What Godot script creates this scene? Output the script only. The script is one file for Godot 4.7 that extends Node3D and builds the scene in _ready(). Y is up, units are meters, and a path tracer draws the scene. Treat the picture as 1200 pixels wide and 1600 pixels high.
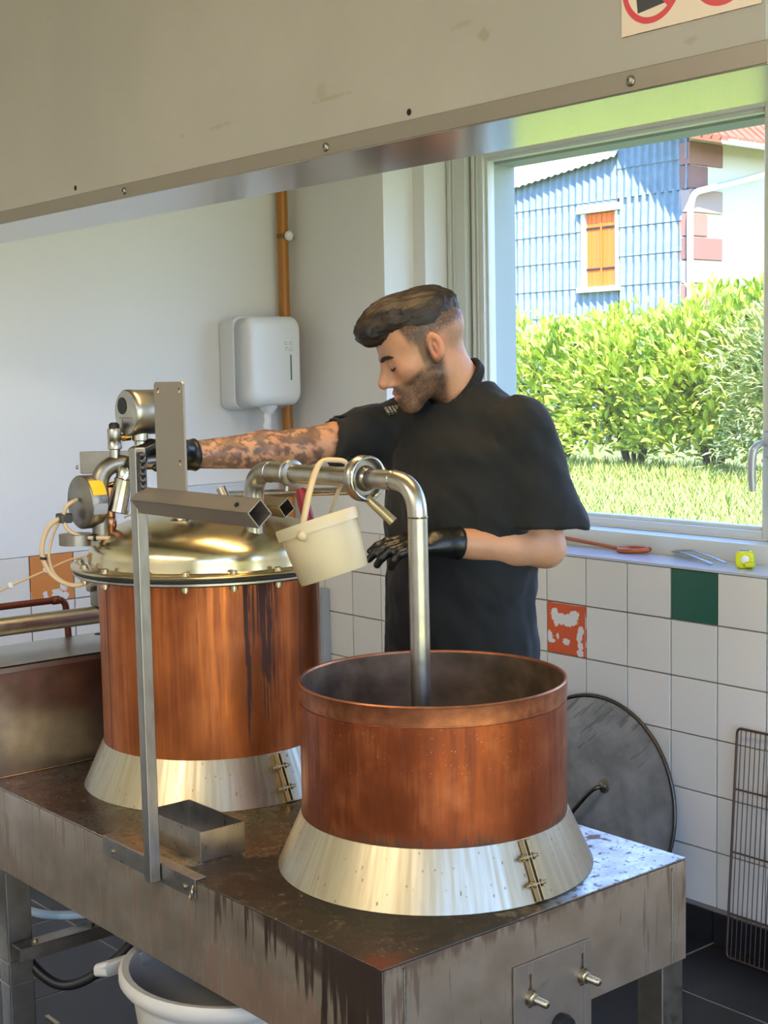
extends Node3D

# ---------------------------------------------------------------- shape builder
class MB:
	var v := PackedVector3Array()
	var n := PackedVector3Array()
	var t := PackedVector2Array()
	var c := PackedColorArray()
	var i := PackedInt32Array()
	var col := Color.WHITE
	func vert(p: Vector3, nn: Vector3, uv := Vector2.ZERO) -> int:
		v.append(p); n.append(nn); t.append(uv); c.append(col)
		return v.size() - 1
	func tri(a: int, b: int, d: int) -> void:
		var f := (v[b] - v[a]).cross(v[d] - v[a])
		if f.dot(n[a] + n[b] + n[d]) > 0.0:
			i.append(a); i.append(d); i.append(b)
		else:
			i.append(a); i.append(b); i.append(d)
	func quad(a: int, b: int, d: int, e: int) -> void:
		tri(a, b, d); tri(a, d, e)
	func flat(p: Array, uvs := []) -> void:      # a convex planar polygon, one normal
		var nn: Vector3 = (p[2] - p[0]).cross(p[1] - p[0]).normalized()
		var k := []
		for q in p.size():
			k.append(vert(p[q], nn, uvs[q] if uvs.size() else Vector2(p[q].x + p[q].z, p[q].y)))
		for q in range(1, p.size() - 1):
			i.append(k[0]); i.append(k[q]); i.append(k[q + 1])
	func box(x: Transform3D, s: Vector3, bev := 0.002) -> void:   # box with rounded-off edges
		var h := s * 0.5
		bev = minf(bev, minf(h.x, minf(h.y, h.z)) * 0.9)
		var id := {}
		for a in [-1, 1]:
			for b in [-1, 1]:
				for d in [-1, 1]:
					for ax in 3:
						var p := Vector3(a * (h.x - bev), b * (h.y - bev), d * (h.z - bev))
						p[ax] = [a, b, d][ax] * h[ax]
						var nn := Vector3.ZERO
						nn[ax] = [a, b, d][ax]
						var uv := Vector2(p.z, p.y) if ax == 0 else (Vector2(p.x, p.z) if ax == 1 else Vector2(p.x, p.y))
						id[[a, b, d, ax]] = vert(x * p, (x.basis * nn).normalized(), uv)
		for ax in 3:
			var u := (ax + 1) % 3
			var w := (ax + 2) % 3
			for sgn in [-1, 1]:
				var q := []
				for e in [[-1, -1], [1, -1], [1, 1], [-1, 1]]:
					var k := [0, 0, 0]
					k[ax] = sgn; k[u] = e[0]; k[w] = e[1]
					q.append(id[[k[0], k[1], k[2], ax]])
				quad(q[0], q[1], q[2], q[3])
			for e in [[-1, -1], [1, -1], [1, 1], [-1, 1]]:      # edges along ax
				var q := []
				for m in [[-1, u], [-1, w], [1, w], [1, u]]:
					var k := [0, 0, 0]
					k[ax] = m[0]; k[u] = e[0]; k[w] = e[1]
					q.append(id[[k[0], k[1], k[2], m[1]]])
				quad(q[0], q[1], q[2], q[3])
		for a in [-1, 1]:
			for b in [-1, 1]:
				for d in [-1, 1]:
					tri(id[[a, b, d, 0]], id[[a, b, d, 1]], id[[a, b, d, 2]])
	func cbox(ce: Vector3, s: Vector3, bev := 0.002) -> void:
		box(Transform3D(Basis(), ce), s, bev)
	func span(a: Vector3, b: Vector3, bev := 0.002) -> void:
		box(Transform3D(Basis(), (a + b) * 0.5), (b - a).abs(), bev)
	func bar(a: Vector3, b: Vector3, w: float, h: float, up := Vector3.UP, bev := 0.0015) -> void:
		var z := (b - a).normalized()
		var x := up.cross(z).normalized()
		box(Transform3D(Basis(x, z.cross(x), z), (a + b) * 0.5), Vector3(w, h, (b - a).length()), bev)
	func lathe(prof: Array, segs := 48, x := Transform3D(), u0 := 0.0, u1 := TAU, crease := 0.7) -> void:
		var m := prof.size()
		var ns := []
		var len := [0.0]
		for k in m - 1:
			var d: Vector2 = prof[k + 1] - prof[k]
			ns.append(Vector2(d.y, -d.x).normalized())
			len.append(len[k] + d.length())
		for k in m - 1:
			var na: Vector2 = ns[k]
			var nb: Vector2 = ns[k]
			if k > 0 and ns[k - 1].dot(ns[k]) > crease:
				na = (ns[k - 1] + ns[k]).normalized()
			if k < m - 2 and ns[k + 1].dot(ns[k]) > crease:
				nb = (ns[k + 1] + ns[k]).normalized()
			var base := v.size()
			for s in segs + 1:
				var a := u0 + (u1 - u0) * s / segs
				var ca := cos(a)
				var sa := sin(a)
				for q in 2:
					var pr: Vector2 = prof[k + q]
					var nn: Vector2 = na if q == 0 else nb
					vert(x * Vector3(pr.x * ca, pr.y, pr.x * sa), (x.basis * Vector3(nn.x * ca, nn.y, nn.x * sa)).normalized(), Vector2(float(s) / segs, len[k + q] / len[m - 1]))
			for s in segs:
				var b := base + s * 2
				quad(b, b + 1, b + 3, b + 2)
	func tube(p: Array, r, sides := 12, caps := true, ry := 1.0) -> void:   # r: a number or one for each point
		var m := p.size()
		var base := v.size()
		var up := Vector3.UP
		var d0: Vector3 = (p[1] - p[0]).normalized()
		if absf(d0.dot(up)) > 0.9:
			up = Vector3.RIGHT
		var ux := up.cross(d0).normalized()
		var acc := 0.0
		for k in m:
			var d: Vector3 = (p[mini(k + 1, m - 1)] - p[maxi(k - 1, 0)]).normalized()
			ux = (ux - d * ux.dot(d)).normalized()
			var uy := d.cross(ux)
			if k > 0: acc += p[k].distance_to(p[k - 1])
			var rr: float = r[k] if r is Array else r
			for s in sides + 1:
				var a := TAU * s / sides
				var nn := ux * cos(a) + uy * sin(a)
				vert(p[k] + (ux * cos(a) + uy * sin(a) * ry) * rr, nn, Vector2(float(s) / sides, acc))
		for k in m - 1:
			for s in sides:
				var b := base + k * (sides + 1) + s
				quad(b, b + 1, b + sides + 2, b + sides + 1)
		if caps:
			for e in [0, m - 1]:
				var d: Vector3 = (p[0] - p[1]).normalized() if e == 0 else (p[m - 1] - p[m - 2]).normalized()
				var ce := vert(p[e], d)
				var ring := []
				for s in sides + 1:
					ring.append(vert(v[base + e * (sides + 1) + s], d))
				for s in sides:
					tri(ce, ring[s], ring[s + 1])
	func cyl(a: Vector3, b: Vector3, r: float, sides := 16, bev := 0.0) -> void:
		var y := (b - a).normalized()
		var x := y.cross(Vector3.UP if absf(y.y) < 0.9 else Vector3.RIGHT).normalized()
		var l := (b - a).length()
		var pr := [Vector2(0, 0), Vector2(r - bev, 0), Vector2(r, bev), Vector2(r, l - bev), Vector2(r - bev, l), Vector2(0, l)] if bev > 0 else [Vector2(0, 0), Vector2(r, 0), Vector2(r, l), Vector2(0, l)]
		lathe(pr, sides, Transform3D(Basis(x, y, x.cross(y)), a))
	func ball(ce: Vector3, r: Vector3, sides := 16) -> void:
		var pr := []
		for k in sides / 2 + 1:
			var a := -PI / 2 + PI * k / (sides / 2)
			pr.append(Vector2(maxf(cos(a), 0.0), sin(a)))
		lathe(pr, sides, Transform3D(Basis().scaled(r), ce), 0, TAU, -1.0)
	func prism(poly: PackedVector2Array, x: Transform3D, depth: float) -> void:   # polygon in xy pushed along z, both ways
		var idx := Geometry2D.triangulate_polygon(poly)
		for sg in [-1, 1]:
			var base := v.size()
			for p in poly:
				vert(x * Vector3(p.x, p.y, sg * depth * 0.5), (x.basis * Vector3(0, 0, sg)).normalized(), p)
			for k in range(0, idx.size(), 3):
				tri(base + idx[k], base + idx[k + 1], base + idx[k + 2])
		var cw := Geometry2D.is_polygon_clockwise(poly)
		for k in poly.size():
			var a := poly[k]
			var b := poly[(k + 1) % poly.size()]
			var d := (b - a).normalized()
			var nn := Vector3(d.y, -d.x, 0) * (-1.0 if cw else 1.0)
			var q := []
			for pz in [[a, -1], [b, -1], [b, 1], [a, 1]]:
				q.append(vert(x * Vector3(pz[0].x, pz[0].y, pz[1] * depth * 0.5), (x.basis * nn).normalized(), pz[0]))
			quad(q[0], q[1], q[2], q[3])
	func mesh() -> ArrayMesh:
		var a := []
		a.resize(Mesh.ARRAY_MAX)
		a[Mesh.ARRAY_VERTEX] = v; a[Mesh.ARRAY_NORMAL] = n; a[Mesh.ARRAY_TEX_UV] = t; a[Mesh.ARRAY_COLOR] = c; a[Mesh.ARRAY_INDEX] = i
		var m := ArrayMesh.new()
		m.add_surface_from_arrays(Mesh.PRIMITIVE_TRIANGLES, a)
		return m

func V(x: float, y: float, z: float) -> Vector3:
	return Vector3(x, y, z)

func fillet(pts: Array, r: float, k := 8) -> Array:      # round off the inner corners of a path
	var o := [pts[0]]
	for q in range(1, pts.size() - 1):
		var a: Vector3 = pts[q - 1]
		var b: Vector3 = pts[q]
		var d: Vector3 = pts[q + 1]
		var l: float = minf(r, minf(a.distance_to(b), b.distance_to(d)) * 0.49)
		var p0 := b + (a - b).normalized() * l
		var p1 := b + (d - b).normalized() * l
		for s in k + 1:
			var f := float(s) / k
			o.append(p0.lerp(b, f).lerp(b.lerp(p1, f), f))
	o.append(pts[-1])
	return o

func curve(pts: Array, per := 8) -> Array:               # smooth path through points
	var o := []
	for q in pts.size() - 1:
		for s in per:
			o.append(pts[q].cubic_interpolate(pts[q + 1], pts[maxi(q - 1, 0)], pts[mini(q + 2, pts.size() - 1)], float(s) / per))
	o.append(pts[-1])
	return o

# ---------------------------------------------------------------- scene bookkeeping
var used := {}
var M := {}
var rng := RandomNumberGenerator.new()

func numbered(s: String) -> String:
	if not used.has(s):
		used[s] = 0
		return s
	used[s] += 1
	return "%s_%03d" % [s, used[s]]

func tag(o: Node, label := "", category := "", group := "", kind := "") -> Node:
	if label: o.set_meta("label", label)
	if category: o.set_meta("category", category)
	if group: o.set_meta("group", group)
	if kind: o.set_meta("kind", kind)
	return o

func thing(called: String, label: String, category: String, at := Vector3.ZERO, group := "", kind := "") -> Node3D:
	var o := Node3D.new()
	o.name = numbered(called)
	add_child(o)
	o.position = at
	tag(o, label, category, group, kind)
	return o

func part(called: String, shape, mat: Material, parent: Node, at := Vector3.ZERO) -> MeshInstance3D:
	var o := MeshInstance3D.new()
	o.name = called
	o.mesh = shape.mesh() if shape is MB else shape
	o.material_override = mat
	parent.add_child(o, true)
	o.position = at
	return o

func solo(called: String, shape, mat: Material, label: String, category: String, at := Vector3.ZERO, group := "", kind := "") -> MeshInstance3D:
	var o := MeshInstance3D.new()
	o.name = numbered(called)
	o.mesh = shape.mesh() if shape is MB else shape
	o.material_override = mat
	add_child(o)
	o.position = at
	tag(o, label, category, group, kind)
	return o

func mat(col: Color, rough := 0.6, metal := 0.0, more := {}) -> StandardMaterial3D:
	var m := StandardMaterial3D.new()
	m.albedo_color = col
	m.roughness = rough
	m.metallic = metal
	for k in more:
		m.set(k, more[k])
	return m

func noise(seed_: int, freq: float, oct := 4) -> FastNoiseLite:
	var f := FastNoiseLite.new()
	f.seed = seed_
	f.frequency = freq
	f.noise_type = FastNoiseLite.TYPE_SIMPLEX_SMOOTH
	f.fractal_octaves = oct
	return f

func tex(w: int, h: int, f: Callable) -> ImageTexture:
	var b := PackedByteArray()
	b.resize(w * h * 3)
	var k := 0
	for y in h:
		for x in w:
			var q: Color = f.call(x, y)
			b[k] = clampi(int(q.r * 255.0), 0, 255); b[k + 1] = clampi(int(q.g * 255.0), 0, 255); b[k + 2] = clampi(int(q.b * 255.0), 0, 255)
			k += 3
	return ImageTexture.create_from_image(Image.create_from_data(w, h, false, Image.FORMAT_RGB8, b))

func noise_tex(seed_: int, freq: float, lo: float, hi: float, size := 512, oct := 5) -> NoiseTexture2D:
	var t := NoiseTexture2D.new()
	t.width = size; t.height = size; t.seamless = true
	t.noise = noise(seed_, freq, oct)
	var g := Gradient.new()
	g.set_color(0, Color(lo, lo, lo)); g.set_color(1, Color(hi, hi, hi))
	t.color_ramp = g
	return t

func sm(a: float, b: float, x: float) -> float:
	return smoothstep(a, b, x)

func _ready() -> void:
	rng.seed = 20240611
	setup()
	materials()
	room()
	windows()
	outdoors()
	hood()
	bench()
	stills()
	transfer_pipe()
	sensor_and_stand()
	condenser()
	wall_things()
	floor_things()
	person()

func setup() -> void:
	var cam := Camera3D.new()
	cam.name = "camera"
	add_child(cam)
	cam.transform = Transform3D(Basis(V(0.64321946, -0.01962348, -0.76543037), V(-0.06211, 0.99505, -0.07770), V(0.76316516, 0.0974163, 0.63881844)).orthonormalized(), V(4.05876, 1.51086, 2.97651))
	cam.fov = 39.466
	cam.near = 0.05
	cam.far = 300.0
	cam.current = true
	var env := Environment.new()
	env.tonemap_mode = Environment.TONE_MAPPER_LINEAR
	env.tonemap_exposure = 3.2
	env.background_mode = Environment.BG_SKY
	env.ambient_light_source = Environment.AMBIENT_SOURCE_BG
	env.sdfgi_enabled = true
	env.ssao_enabled = true
	env.ssil_enabled = true
	var sky := Sky.new()
	var sm_ := ProceduralSkyMaterial.new()
	sm_.sky_top_color = Color(0.36, 0.56, 0.88)
	sm_.sky_horizon_color = Color(0.82, 0.88, 0.93)
	sm_.ground_bottom_color = Color(0.42, 0.46, 0.33)
	sm_.ground_horizon_color = Color(0.66, 0.72, 0.70)
	sm_.sky_energy_multiplier = 1.6
	sky.sky_material = sm_
	env.sky = sky
	var we := WorldEnvironment.new()
	we.name = "environment"
	we.environment = env
	add_child(we)
	# sun: high, over the roof of this building, from the garden's right
	var sun := DirectionalLight3D.new()
	sun.name = "sun"
	sun.light_color = Color(1.0, 0.95, 0.85)
	sun.light_energy = 1.8
	sun.light_angular_distance = 0.53
	sun.shadow_enabled = true
	add_child(sun)
	sun.look_at_from_position(V(0.50, 0.78, 0.42), Vector3.ZERO)
	# unseen ceiling panels added to brighten the interior, behind and beside the camera
	added_ceiling_lamp(V(2.1, 2.735, 4.2), 1.2, 0.5, 1.8, "added fill light panel on the ceiling nearest the left wall")
	added_ceiling_lamp(V(3.5, 2.735, 4.2), 1.2, 0.5, 0.7, "added fill light panel on the ceiling over the middle of the floor")

func added_ceiling_lamp(at: Vector3, w: float, d: float, e: float, label: String) -> void:
	var t := thing("added_ceiling_light", label, "lamp", at)
	var b := MB.new()
	b.cbox(V(0, 0, 0), V(w + 0.05, 0.03, d + 0.05), 0.004)
	part("housing", b, mat(Color(0.9, 0.9, 0.9), 0.5), t)
	var p := MB.new()
	p.cbox(V(0, -0.018, 0), V(w, 0.008, d), 0.001)
	part("diffuser", p, mat(Color(0.95, 0.95, 0.93), 0.6, 0, {"emission_enabled": true, "emission": Color(1, 0.97, 0.9), "emission_energy_multiplier": 1.5}), t)
	var l := AreaLight3D.new()
	l.name = "added_panel_light"
	l.area_size = Vector2(w, d)
	l.light_color = Color(1.0, 0.95, 0.86)
	l.light_energy = e
	l.shadow_enabled = true
	l.set("area_range", 14.0)
	t.add_child(l)
	l.position = V(0, -0.03, 0)
	l.rotation = V(-PI / 2, 0, 0)

# ---------------------------------------------------------------- materials
func materials() -> void:
	M.plaster = mat(Color(0.87, 0.87, 0.86), 0.7, 0, {"roughness_texture": noise_tex(11, 0.03, 0.8, 1.2), "uv1_triplanar": true, "uv1_world_triplanar": true, "uv1_scale": V(2, 2, 2)})
	M.ceiling = mat(Color(0.86, 0.86, 0.85), 0.85)
	var tiles := []
	for k in 3:
		tiles.append(mat([Color(0.845, 0.835, 0.81), Color(0.83, 0.825, 0.80), Color(0.86, 0.845, 0.82)][k], 0.22, 0, {"roughness_texture": noise_tex(20 + k, 0.01, 0.7, 1.3, 256)}))
	M.tiles = tiles
	M.grout = mat(Color(0.56, 0.53, 0.49), 0.9)
	M.tile_green = mat(Color(0.13, 0.34, 0.27), 0.25)
	M.floor_tile = [mat(Color(0.115, 0.115, 0.13), 0.38, 0, {"roughness_texture": noise_tex(31, 0.02, 0.7, 1.2, 256), "uv1_triplanar": true}), mat(Color(0.13, 0.128, 0.14), 0.42), mat(Color(0.105, 0.108, 0.122), 0.36)]
	M.floor_grout = mat(Color(0.50, 0.48, 0.45), 0.9)
	M.base = mat(Color(0.10, 0.10, 0.11), 0.35)
	# stainless steel: satin, lightly uneven
	var br := noise_tex(41, 0.02, 0.72, 1.25)
	var tint := noise_tex(42, 0.012, 0.86, 1.0)
	var tri := {"roughness_texture": br, "albedo_texture": tint, "uv1_triplanar": true, "uv1_scale": V(3, 3, 3)}
	M.steel = mat(Color(0.74, 0.71, 0.66), 0.34, 1.0, tri)
	M.steel_bright = mat(Color(0.82, 0.80, 0.76), 0.2, 1.0, tri)
	M.steel_dull = mat(Color(0.60, 0.57, 0.53), 0.42, 1.0, tri)
	M.steel_dark = mat(Color(0.38, 0.37, 0.36), 0.4, 1.0, tri)
	M.mirror = mat(Color(0.80, 0.79, 0.76), 0.13, 1.0)
	M.black_hole = mat(Color(0.03, 0.03, 0.03), 0.9)
	M.rubber = mat(Color(0.035, 0.035, 0.04), 0.5)
	M.brass = mat(Color(0.72, 0.52, 0.25), 0.3, 1.0)
	M.white_plastic = mat(Color(0.88, 0.88, 0.86), 0.35)
	M.cream_hose = mat(Color(0.80, 0.68, 0.52), 0.4)
	M.copper_pipe = mat(Color(0.42, 0.22, 0.16), 0.4, 0.7)
	M.bolt = mat(Color(0.72, 0.66, 0.55), 0.28, 1.0)
	copper_material("copper_tall", 71, true)
	copper_material("copper_low", 72, false)
	bench_materials()

func copper_material(key: String, s: int, tall: bool) -> void:
	var w := 1024
	var h := 384
	var streak := noise(s, 1.0, 4)
	var fine := noise(s + 1, 1.0, 3)
	var cloud := noise(s + 2, 1.0, 4)
	var drip := noise(s + 3, 1.0, 3)
	var orm := PackedByteArray()
	orm.resize(w * h * 3)
	var t := tex(w, h, func(x: int, y: int):
		var u := float(x) / w
		var d := float(y) / h                         # 0 at the foot, 1 at the top
		var a := u * TAU
		var px := cos(a) * 1.6
		var py := sin(a) * 1.6
		var st := streak.get_noise_3d(px * 6.0, py * 6.0, d * 0.55)
		var fi := fine.get_noise_3d(px * 22.0, py * 22.0, d * 2.2)
		var cl := cloud.get_noise_3d(px * 1.5, py * 1.5, d * 2.0)
		var base := Color(0.58, 0.285, 0.14)
		if tall: base = Color(0.78, 0.44, 0.22)
		var q := base.lerp(Color(0.42, 0.205, 0.115), clampf(0.42 + st * 0.5 + fi * 0.30 - cl * 0.5, 0, 1) * 0.75)
		q = q.lerp(Color(0.68, 0.40, 0.24), clampf(cl * 0.9 + fi * 0.45 - 0.02, 0, 1))
		var rough := 0.40 + 0.16 * st + 0.10 * fi
		# run-down tar stains, dark and matt, each with its own edge
		var dr := drip.get_noise_3d(px * 9.0, py * 9.0, d * 0.5)
		var burnt := 0.0
		if tall:
			var near := exp(-pow((u - 0.424) / 0.022, 2.0)) + 0.8 * exp(-pow((u - 0.452) / 0.006, 2.0)) + 0.6 * exp(-pow((u - 0.52) / 0.006, 2.0)) * d
			var crack := streak.get_noise_3d(px * 34.0, py * 34.0, d * 1.6)
			burnt = sm(0.30, 0.42, dr * 0.35 + crack * 0.75 + near * 0.42 + (d - 0.55) * 0.30 - 0.02) * clampf(near * 1.4, 0, 1) * sm(0.12, 0.3, d + 0.3 * dr)
			var seam: float = exp(-pow((u - 0.678) / 0.0018, 2.0))
			burnt = maxf(burnt, seam * 0.7)
			burnt = maxf(burnt, exp(-pow((u - 0.358 + 0.002 * sin(d * 9.0)) / 0.0022, 2.0)) * 0.8)
		else:
			var foot := sm(0.14, 0.0, d + 0.10 * st + 0.06 * fi)
			burnt = foot * 0.75 * clampf(0.4 + cl * 1.6 + exp(-pow((u - 0.535) / 0.08, 2.0)), 0, 1)
			burnt = maxf(burnt, exp(-pow((u - 0.653) / 0.0020, 2.0)) * 0.6)
			if fine.get_noise_3d(px * 60.0, py * 60.0, d * 40.0) > 0.62 and d > 0.55:
				q = q.lerp(Color(0.85, 0.72, 0.58), 0.8)
		q = q.lerp(Color(0.23, 0.12, 0.06) if tall else Color(0.22, 0.14, 0.06), burnt * 0.92)
		rough = lerpf(rough, 0.8, burnt)
		var k: int = (y * w + x) * 3
		orm[k] = 255; orm[k + 1] = clampi(int(rough * 255), 30, 255); orm[k + 2] = int(lerpf(0.82, 0.1, burnt) * 255)
		return q)
	var o := ImageTexture.create_from_image(Image.create_from_data(w, h, false, Image.FORMAT_RGB8, orm))
	M[key] = mat(Color.WHITE, 1.0, 1.0, {"albedo_texture": t, "roughness_texture": o, "roughness_texture_channel": BaseMaterial3D.TEXTURE_CHANNEL_GREEN, "metallic_texture": o, "metallic_texture_channel": BaseMaterial3D.TEXTURE_CHANNEL_BLUE})

func stain_material(key: String, w: int, h: int, f: Callable) -> void:      # f(x, y) -> [colour, roughness, metal]
	var orm := PackedByteArray()
	orm.resize(w * h * 3)
	var t := tex(w, h, func(x: int, y: int):
		var q: Array = f.call(x, y)
		var k: int = (y * w + x) * 3
		orm[k] = 255; orm[k + 1] = clampi(int(q[1] * 255), 20, 255); orm[k + 2] = clampi(int(q[2] * 255), 0, 255)
		return q[0])
	var o := ImageTexture.create_from_image(Image.create_from_data(w, h, false, Image.FORMAT_RGB8, orm))
	M[key] = mat(Color.WHITE, 1.0, 1.0, {"albedo_texture": t, "roughness_texture": o, "roughness_texture_channel": BaseMaterial3D.TEXTURE_CHANNEL_GREEN, "metallic_texture": o, "metallic_texture_channel": BaseMaterial3D.TEXTURE_CHANNEL_BLUE})

func bench_materials() -> void:
	var n1 := noise(81, 1.0, 5)
	var n2 := noise(82, 1.0, 4)
	var n3 := noise(83, 1.0, 3)
	var steel := Color(0.66, 0.63, 0.58)
	# bench top: scorched tar round the low still and towards the near corner, rusty crumbs by the post
	stain_material("bench_top", 1024, 464, func(x: int, y: int):
		var X := 0.97 + 1.55 * float(x) / 1024.0
		var Z := 1.01 + 0.70 * float(y) / 464.0
		var a := n1.get_noise_2d(X * 9.0, Z * 9.0)
		var b := n2.get_noise_2d(X * 34.0, Z * 34.0)
		var d := n3.get_noise_2d(X * 90.0, Z * 90.0)
		var q := steel.lerp(Color(0.50, 0.44, 0.36), clampf(0.35 + a * 0.9, 0, 1) * 0.7)
		var ro := 0.30 + 0.10 * a + 0.06 * d
		var me := 1.0
		var rp := Vector2(X - 2.215, Z - 1.33).length()
		var front := (Z - 1.33) * 0.9 + (X - 2.215) * 0.25        # towards the near corner
		var tar := 2.2 * sm(0.10, 0.22, front) * sm(0.46, 0.26, rp - 0.06 - 0.4 * maxf(0.0, X - 2.3)) + a * 0.9 + b * 0.55
		tar = maxf(tar, sm(0.30, 0.275, rp) * sm(-0.2, 0.08, front) * 1.3 + b * 0.8)
		tar = sm(0.62, 0.95, tar)
		var brown := sm(0.40, 0.66, a * 0.9 + b * 0.8 + 0.75 * sm(0.16, 0.03, absf(Z - 1.655)) * sm(0.28, 0.14, absf(X - 1.93)) + 0.35 * sm(1.85, 2.1, X) * sm(1.35, 1.5, Z))
		var speck := sm(0.38, 0.52, b * 0.7 + d * 0.8 - 0.06 + 0.05 * sm(2.2, 2.45, X))
		q = q.lerp(Color(0.42, 0.29, 0.14), brown * 0.75); ro = lerpf(ro, 0.6, brown); me = lerpf(me, 0.15, brown)
		q = q.lerp(Color(0.17, 0.13, 0.09), speck * 0.7); ro = lerpf(ro, 0.5, speck * 0.8); me = lerpf(me, 0.3, speck * 0.8)
		var rust := sm(0.060, 0.015, Vector2(X - 2.505, Z - 1.695).length() + b * 0.03)
		q = q.lerp(Color(0.14, 0.115, 0.085).lerp(Color(0.34, 0.27, 0.18), clampf(b * 1.1 + d * 0.9 - 0.1 + a * 0.5, 0, 1)), tar); ro = lerpf(ro, 0.46 + 0.12 * a, tar); me = lerpf(me, 0.0, tar)
		q = q.lerp(Color(0.36, 0.13, 0.05), rust * 0.8)
		if d > 0.66 and tar > 0.5: q = Color(0.62, 0.56, 0.42)
		return [q, ro, me])
	# long front apron: tar runs hanging from the top edge at the near end, reddish drips along the lower edge
	stain_material("apron_long", 1024, 128, func(x: int, y: int):
		var X := 0.97 + 1.55 * float(x) / 1024.0
		var d := float(y) / 128.0                                   # 0 at the top edge
		var run := n2.get_noise_2d(X * 42.0, d * 0.7)
		var run2 := n3.get_noise_2d(X * 95.0, d * 0.9)
		var a := n1.get_noise_2d(X * 7.0, d * 1.6)
		var q := Color(0.66, 0.60, 0.53).lerp(Color(0.56, 0.50, 0.43), clampf(0.4 + a, 0, 1))
		var low := sm(0.30, 0.75, d + a * 0.2) * sm(2.35, 2.2, X)
		var drip := sm(0.30, 0.52, run * 0.8 + run2 * 0.6 + low * 0.32 - 0.2 + 0.16 * sm(1.5, 1.35, X))
		var low2 := sm(0.42, 0.7, d + 0.25 * run) * sm(2.0, 2.12, X) * sm(2.55, 2.4, X + 0.1 * run)
		drip = maxf(drip * 0.75, sm(0.1, 0.55, low2 * 0.8 + run * 0.8 + run2 * 0.4))
		var hang := sm(0.0, 0.30, 0.80 * sm(2.25, 2.5, X) + 0.62 * (run + run2 * 0.6) - d * 0.85 + 0.12)
		hang = maxf(hang, sm(0.16, 0.05, absf(d - 0.34 * (X - 2.2) / 0.3) ) * sm(2.14, 2.25, X) * 0.85)
		hang *= sm(2.02, 2.2, X + 0.1 * run)
		q = q.lerp(Color(0.36, 0.26, 0.20), drip * 0.6)
		q = q.lerp(Color(0.13, 0.08, 0.05), hang * 0.9)
		var s := maxf(drip * 0.8, hang)
		return [q, lerpf(0.33 + a * 0.06, 0.5, s), lerpf(0.70, 0.1, s)])
	stain_material("apron_end", 512, 128, func(x: int, y: int):
		var Z := 1.71 - 0.70 * float(x) / 512.0                     # from the near corner to the far leg
		var d := float(y) / 128.0
		var run := n2.get_noise_2d(Z * 40.0 + 9.0, d * 0.8)
		var run2 := n3.get_noise_2d(Z * 90.0, d * 1.2)
		var a := n1.get_noise_2d(Z * 7.0 + 3.0, d * 1.6)
		var q := Color(0.70, 0.62, 0.53).lerp(Color(0.60, 0.52, 0.43), clampf(0.35 + a, 0, 1))
		var near := sm(1.58, 1.70, Z)
		var drip := sm(0.20, 0.50, run * 0.7 + run2 * 0.5 + near * 0.40 + 0.22 * sm(1.24, 1.06, Z) - 0.10 - 0.15 * d)
		var top := sm(0.12, 0.02, d - 0.10 * run - 0.05 * run2) * sm(1.05, 1.3, Z)
		var s := maxf(drip * 0.8, top * 0.9)
		q = q.lerp(Color(0.28, 0.19, 0.13), s * 0.85)
		return [q, lerpf(0.34 + a * 0.06, 0.5, s), lerpf(0.72, 0.1, s)])
	# the spare lid leaning on the wall: grey, matt, water marks running off to one side
	stain_material("spare_lid", 512, 512, func(x: int, y: int):
		var u := float(x) / 512.0 - 0.5
		var w := float(y) / 512.0 - 0.5
		var a := n1.get_noise_2d(u * 5.0, w * 5.0)
		var sl := n2.get_noise_2d((u + w) * 26.0, (u - w) * 2.0)
		var b := n3.get_noise_2d(u * 30.0, w * 30.0)
		var q := Color(0.60, 0.60, 0.60).lerp(Color(0.50, 0.50, 0.50), clampf(0.5 + a * 1.3, 0, 1))
		var s := sm(0.50, 0.62, sl + 0.35 * sm(0.1, 0.35, -w) - 0.10)
		q = q.lerp(Color(0.34, 0.33, 0.32), s * 0.5)
		var chalk := sm(0.5, 0.56, b * 0.7 + a * 0.5)
		q = q.lerp(Color(0.62, 0.60, 0.57), chalk * 0.7)
		return [q, 0.42 + a * 0.08 + chalk * 0.2, 0.5 - chalk * 0.4])
	# hood front: beige paint with a few rubbed and greasy marks
	stain_material("hood_panel", 1024, 256, func(x: int, y: int):
		var X := 0.25 + 2.95 * float(x) / 1024.0
		var Y := 2.45 - 0.64 * float(y) / 256.0
		var a := n1.get_noise_2d(X * 2.0, Y * 2.0)
		var b := n3.get_noise_2d(X * 60.0, Y * 60.0)
		var q := Color(0.61, 0.570, 0.52).lerp(Color(0.58, 0.543, 0.495), clampf(0.5 + a, 0, 1))
		var s := 0.0
		for m in [[2.795, 1.912, 0.010, 0.008, 0.9], [2.76, 1.930, 0.020, 0.004, 0.5], [2.475, 1.895, 0.012, 0.012, 0.5], [2.50, 1.884, 0.040, 0.003, 0.8], [2.23, 1.885, 0.035, 0.003, 0.6], [2.12, 1.885, 0.010, 0.003, 0.5], [2.95, 1.945, 0.020, 0.006, 0.5], [3.10, 1.848, 0.010, 0.003, 0.7]]:
			var d := Vector2((X - m[0]) / m[2], (Y - m[1] - (X - m[0]) * 0.03) / m[3]).length()
			s = maxf(s, sm(1.2, 0.6, d + b * 0.6) * m[4])
		return [q.lerp(Color(0.50, 0.44, 0.34), s * 0.6), 0.45, 0.0])
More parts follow.
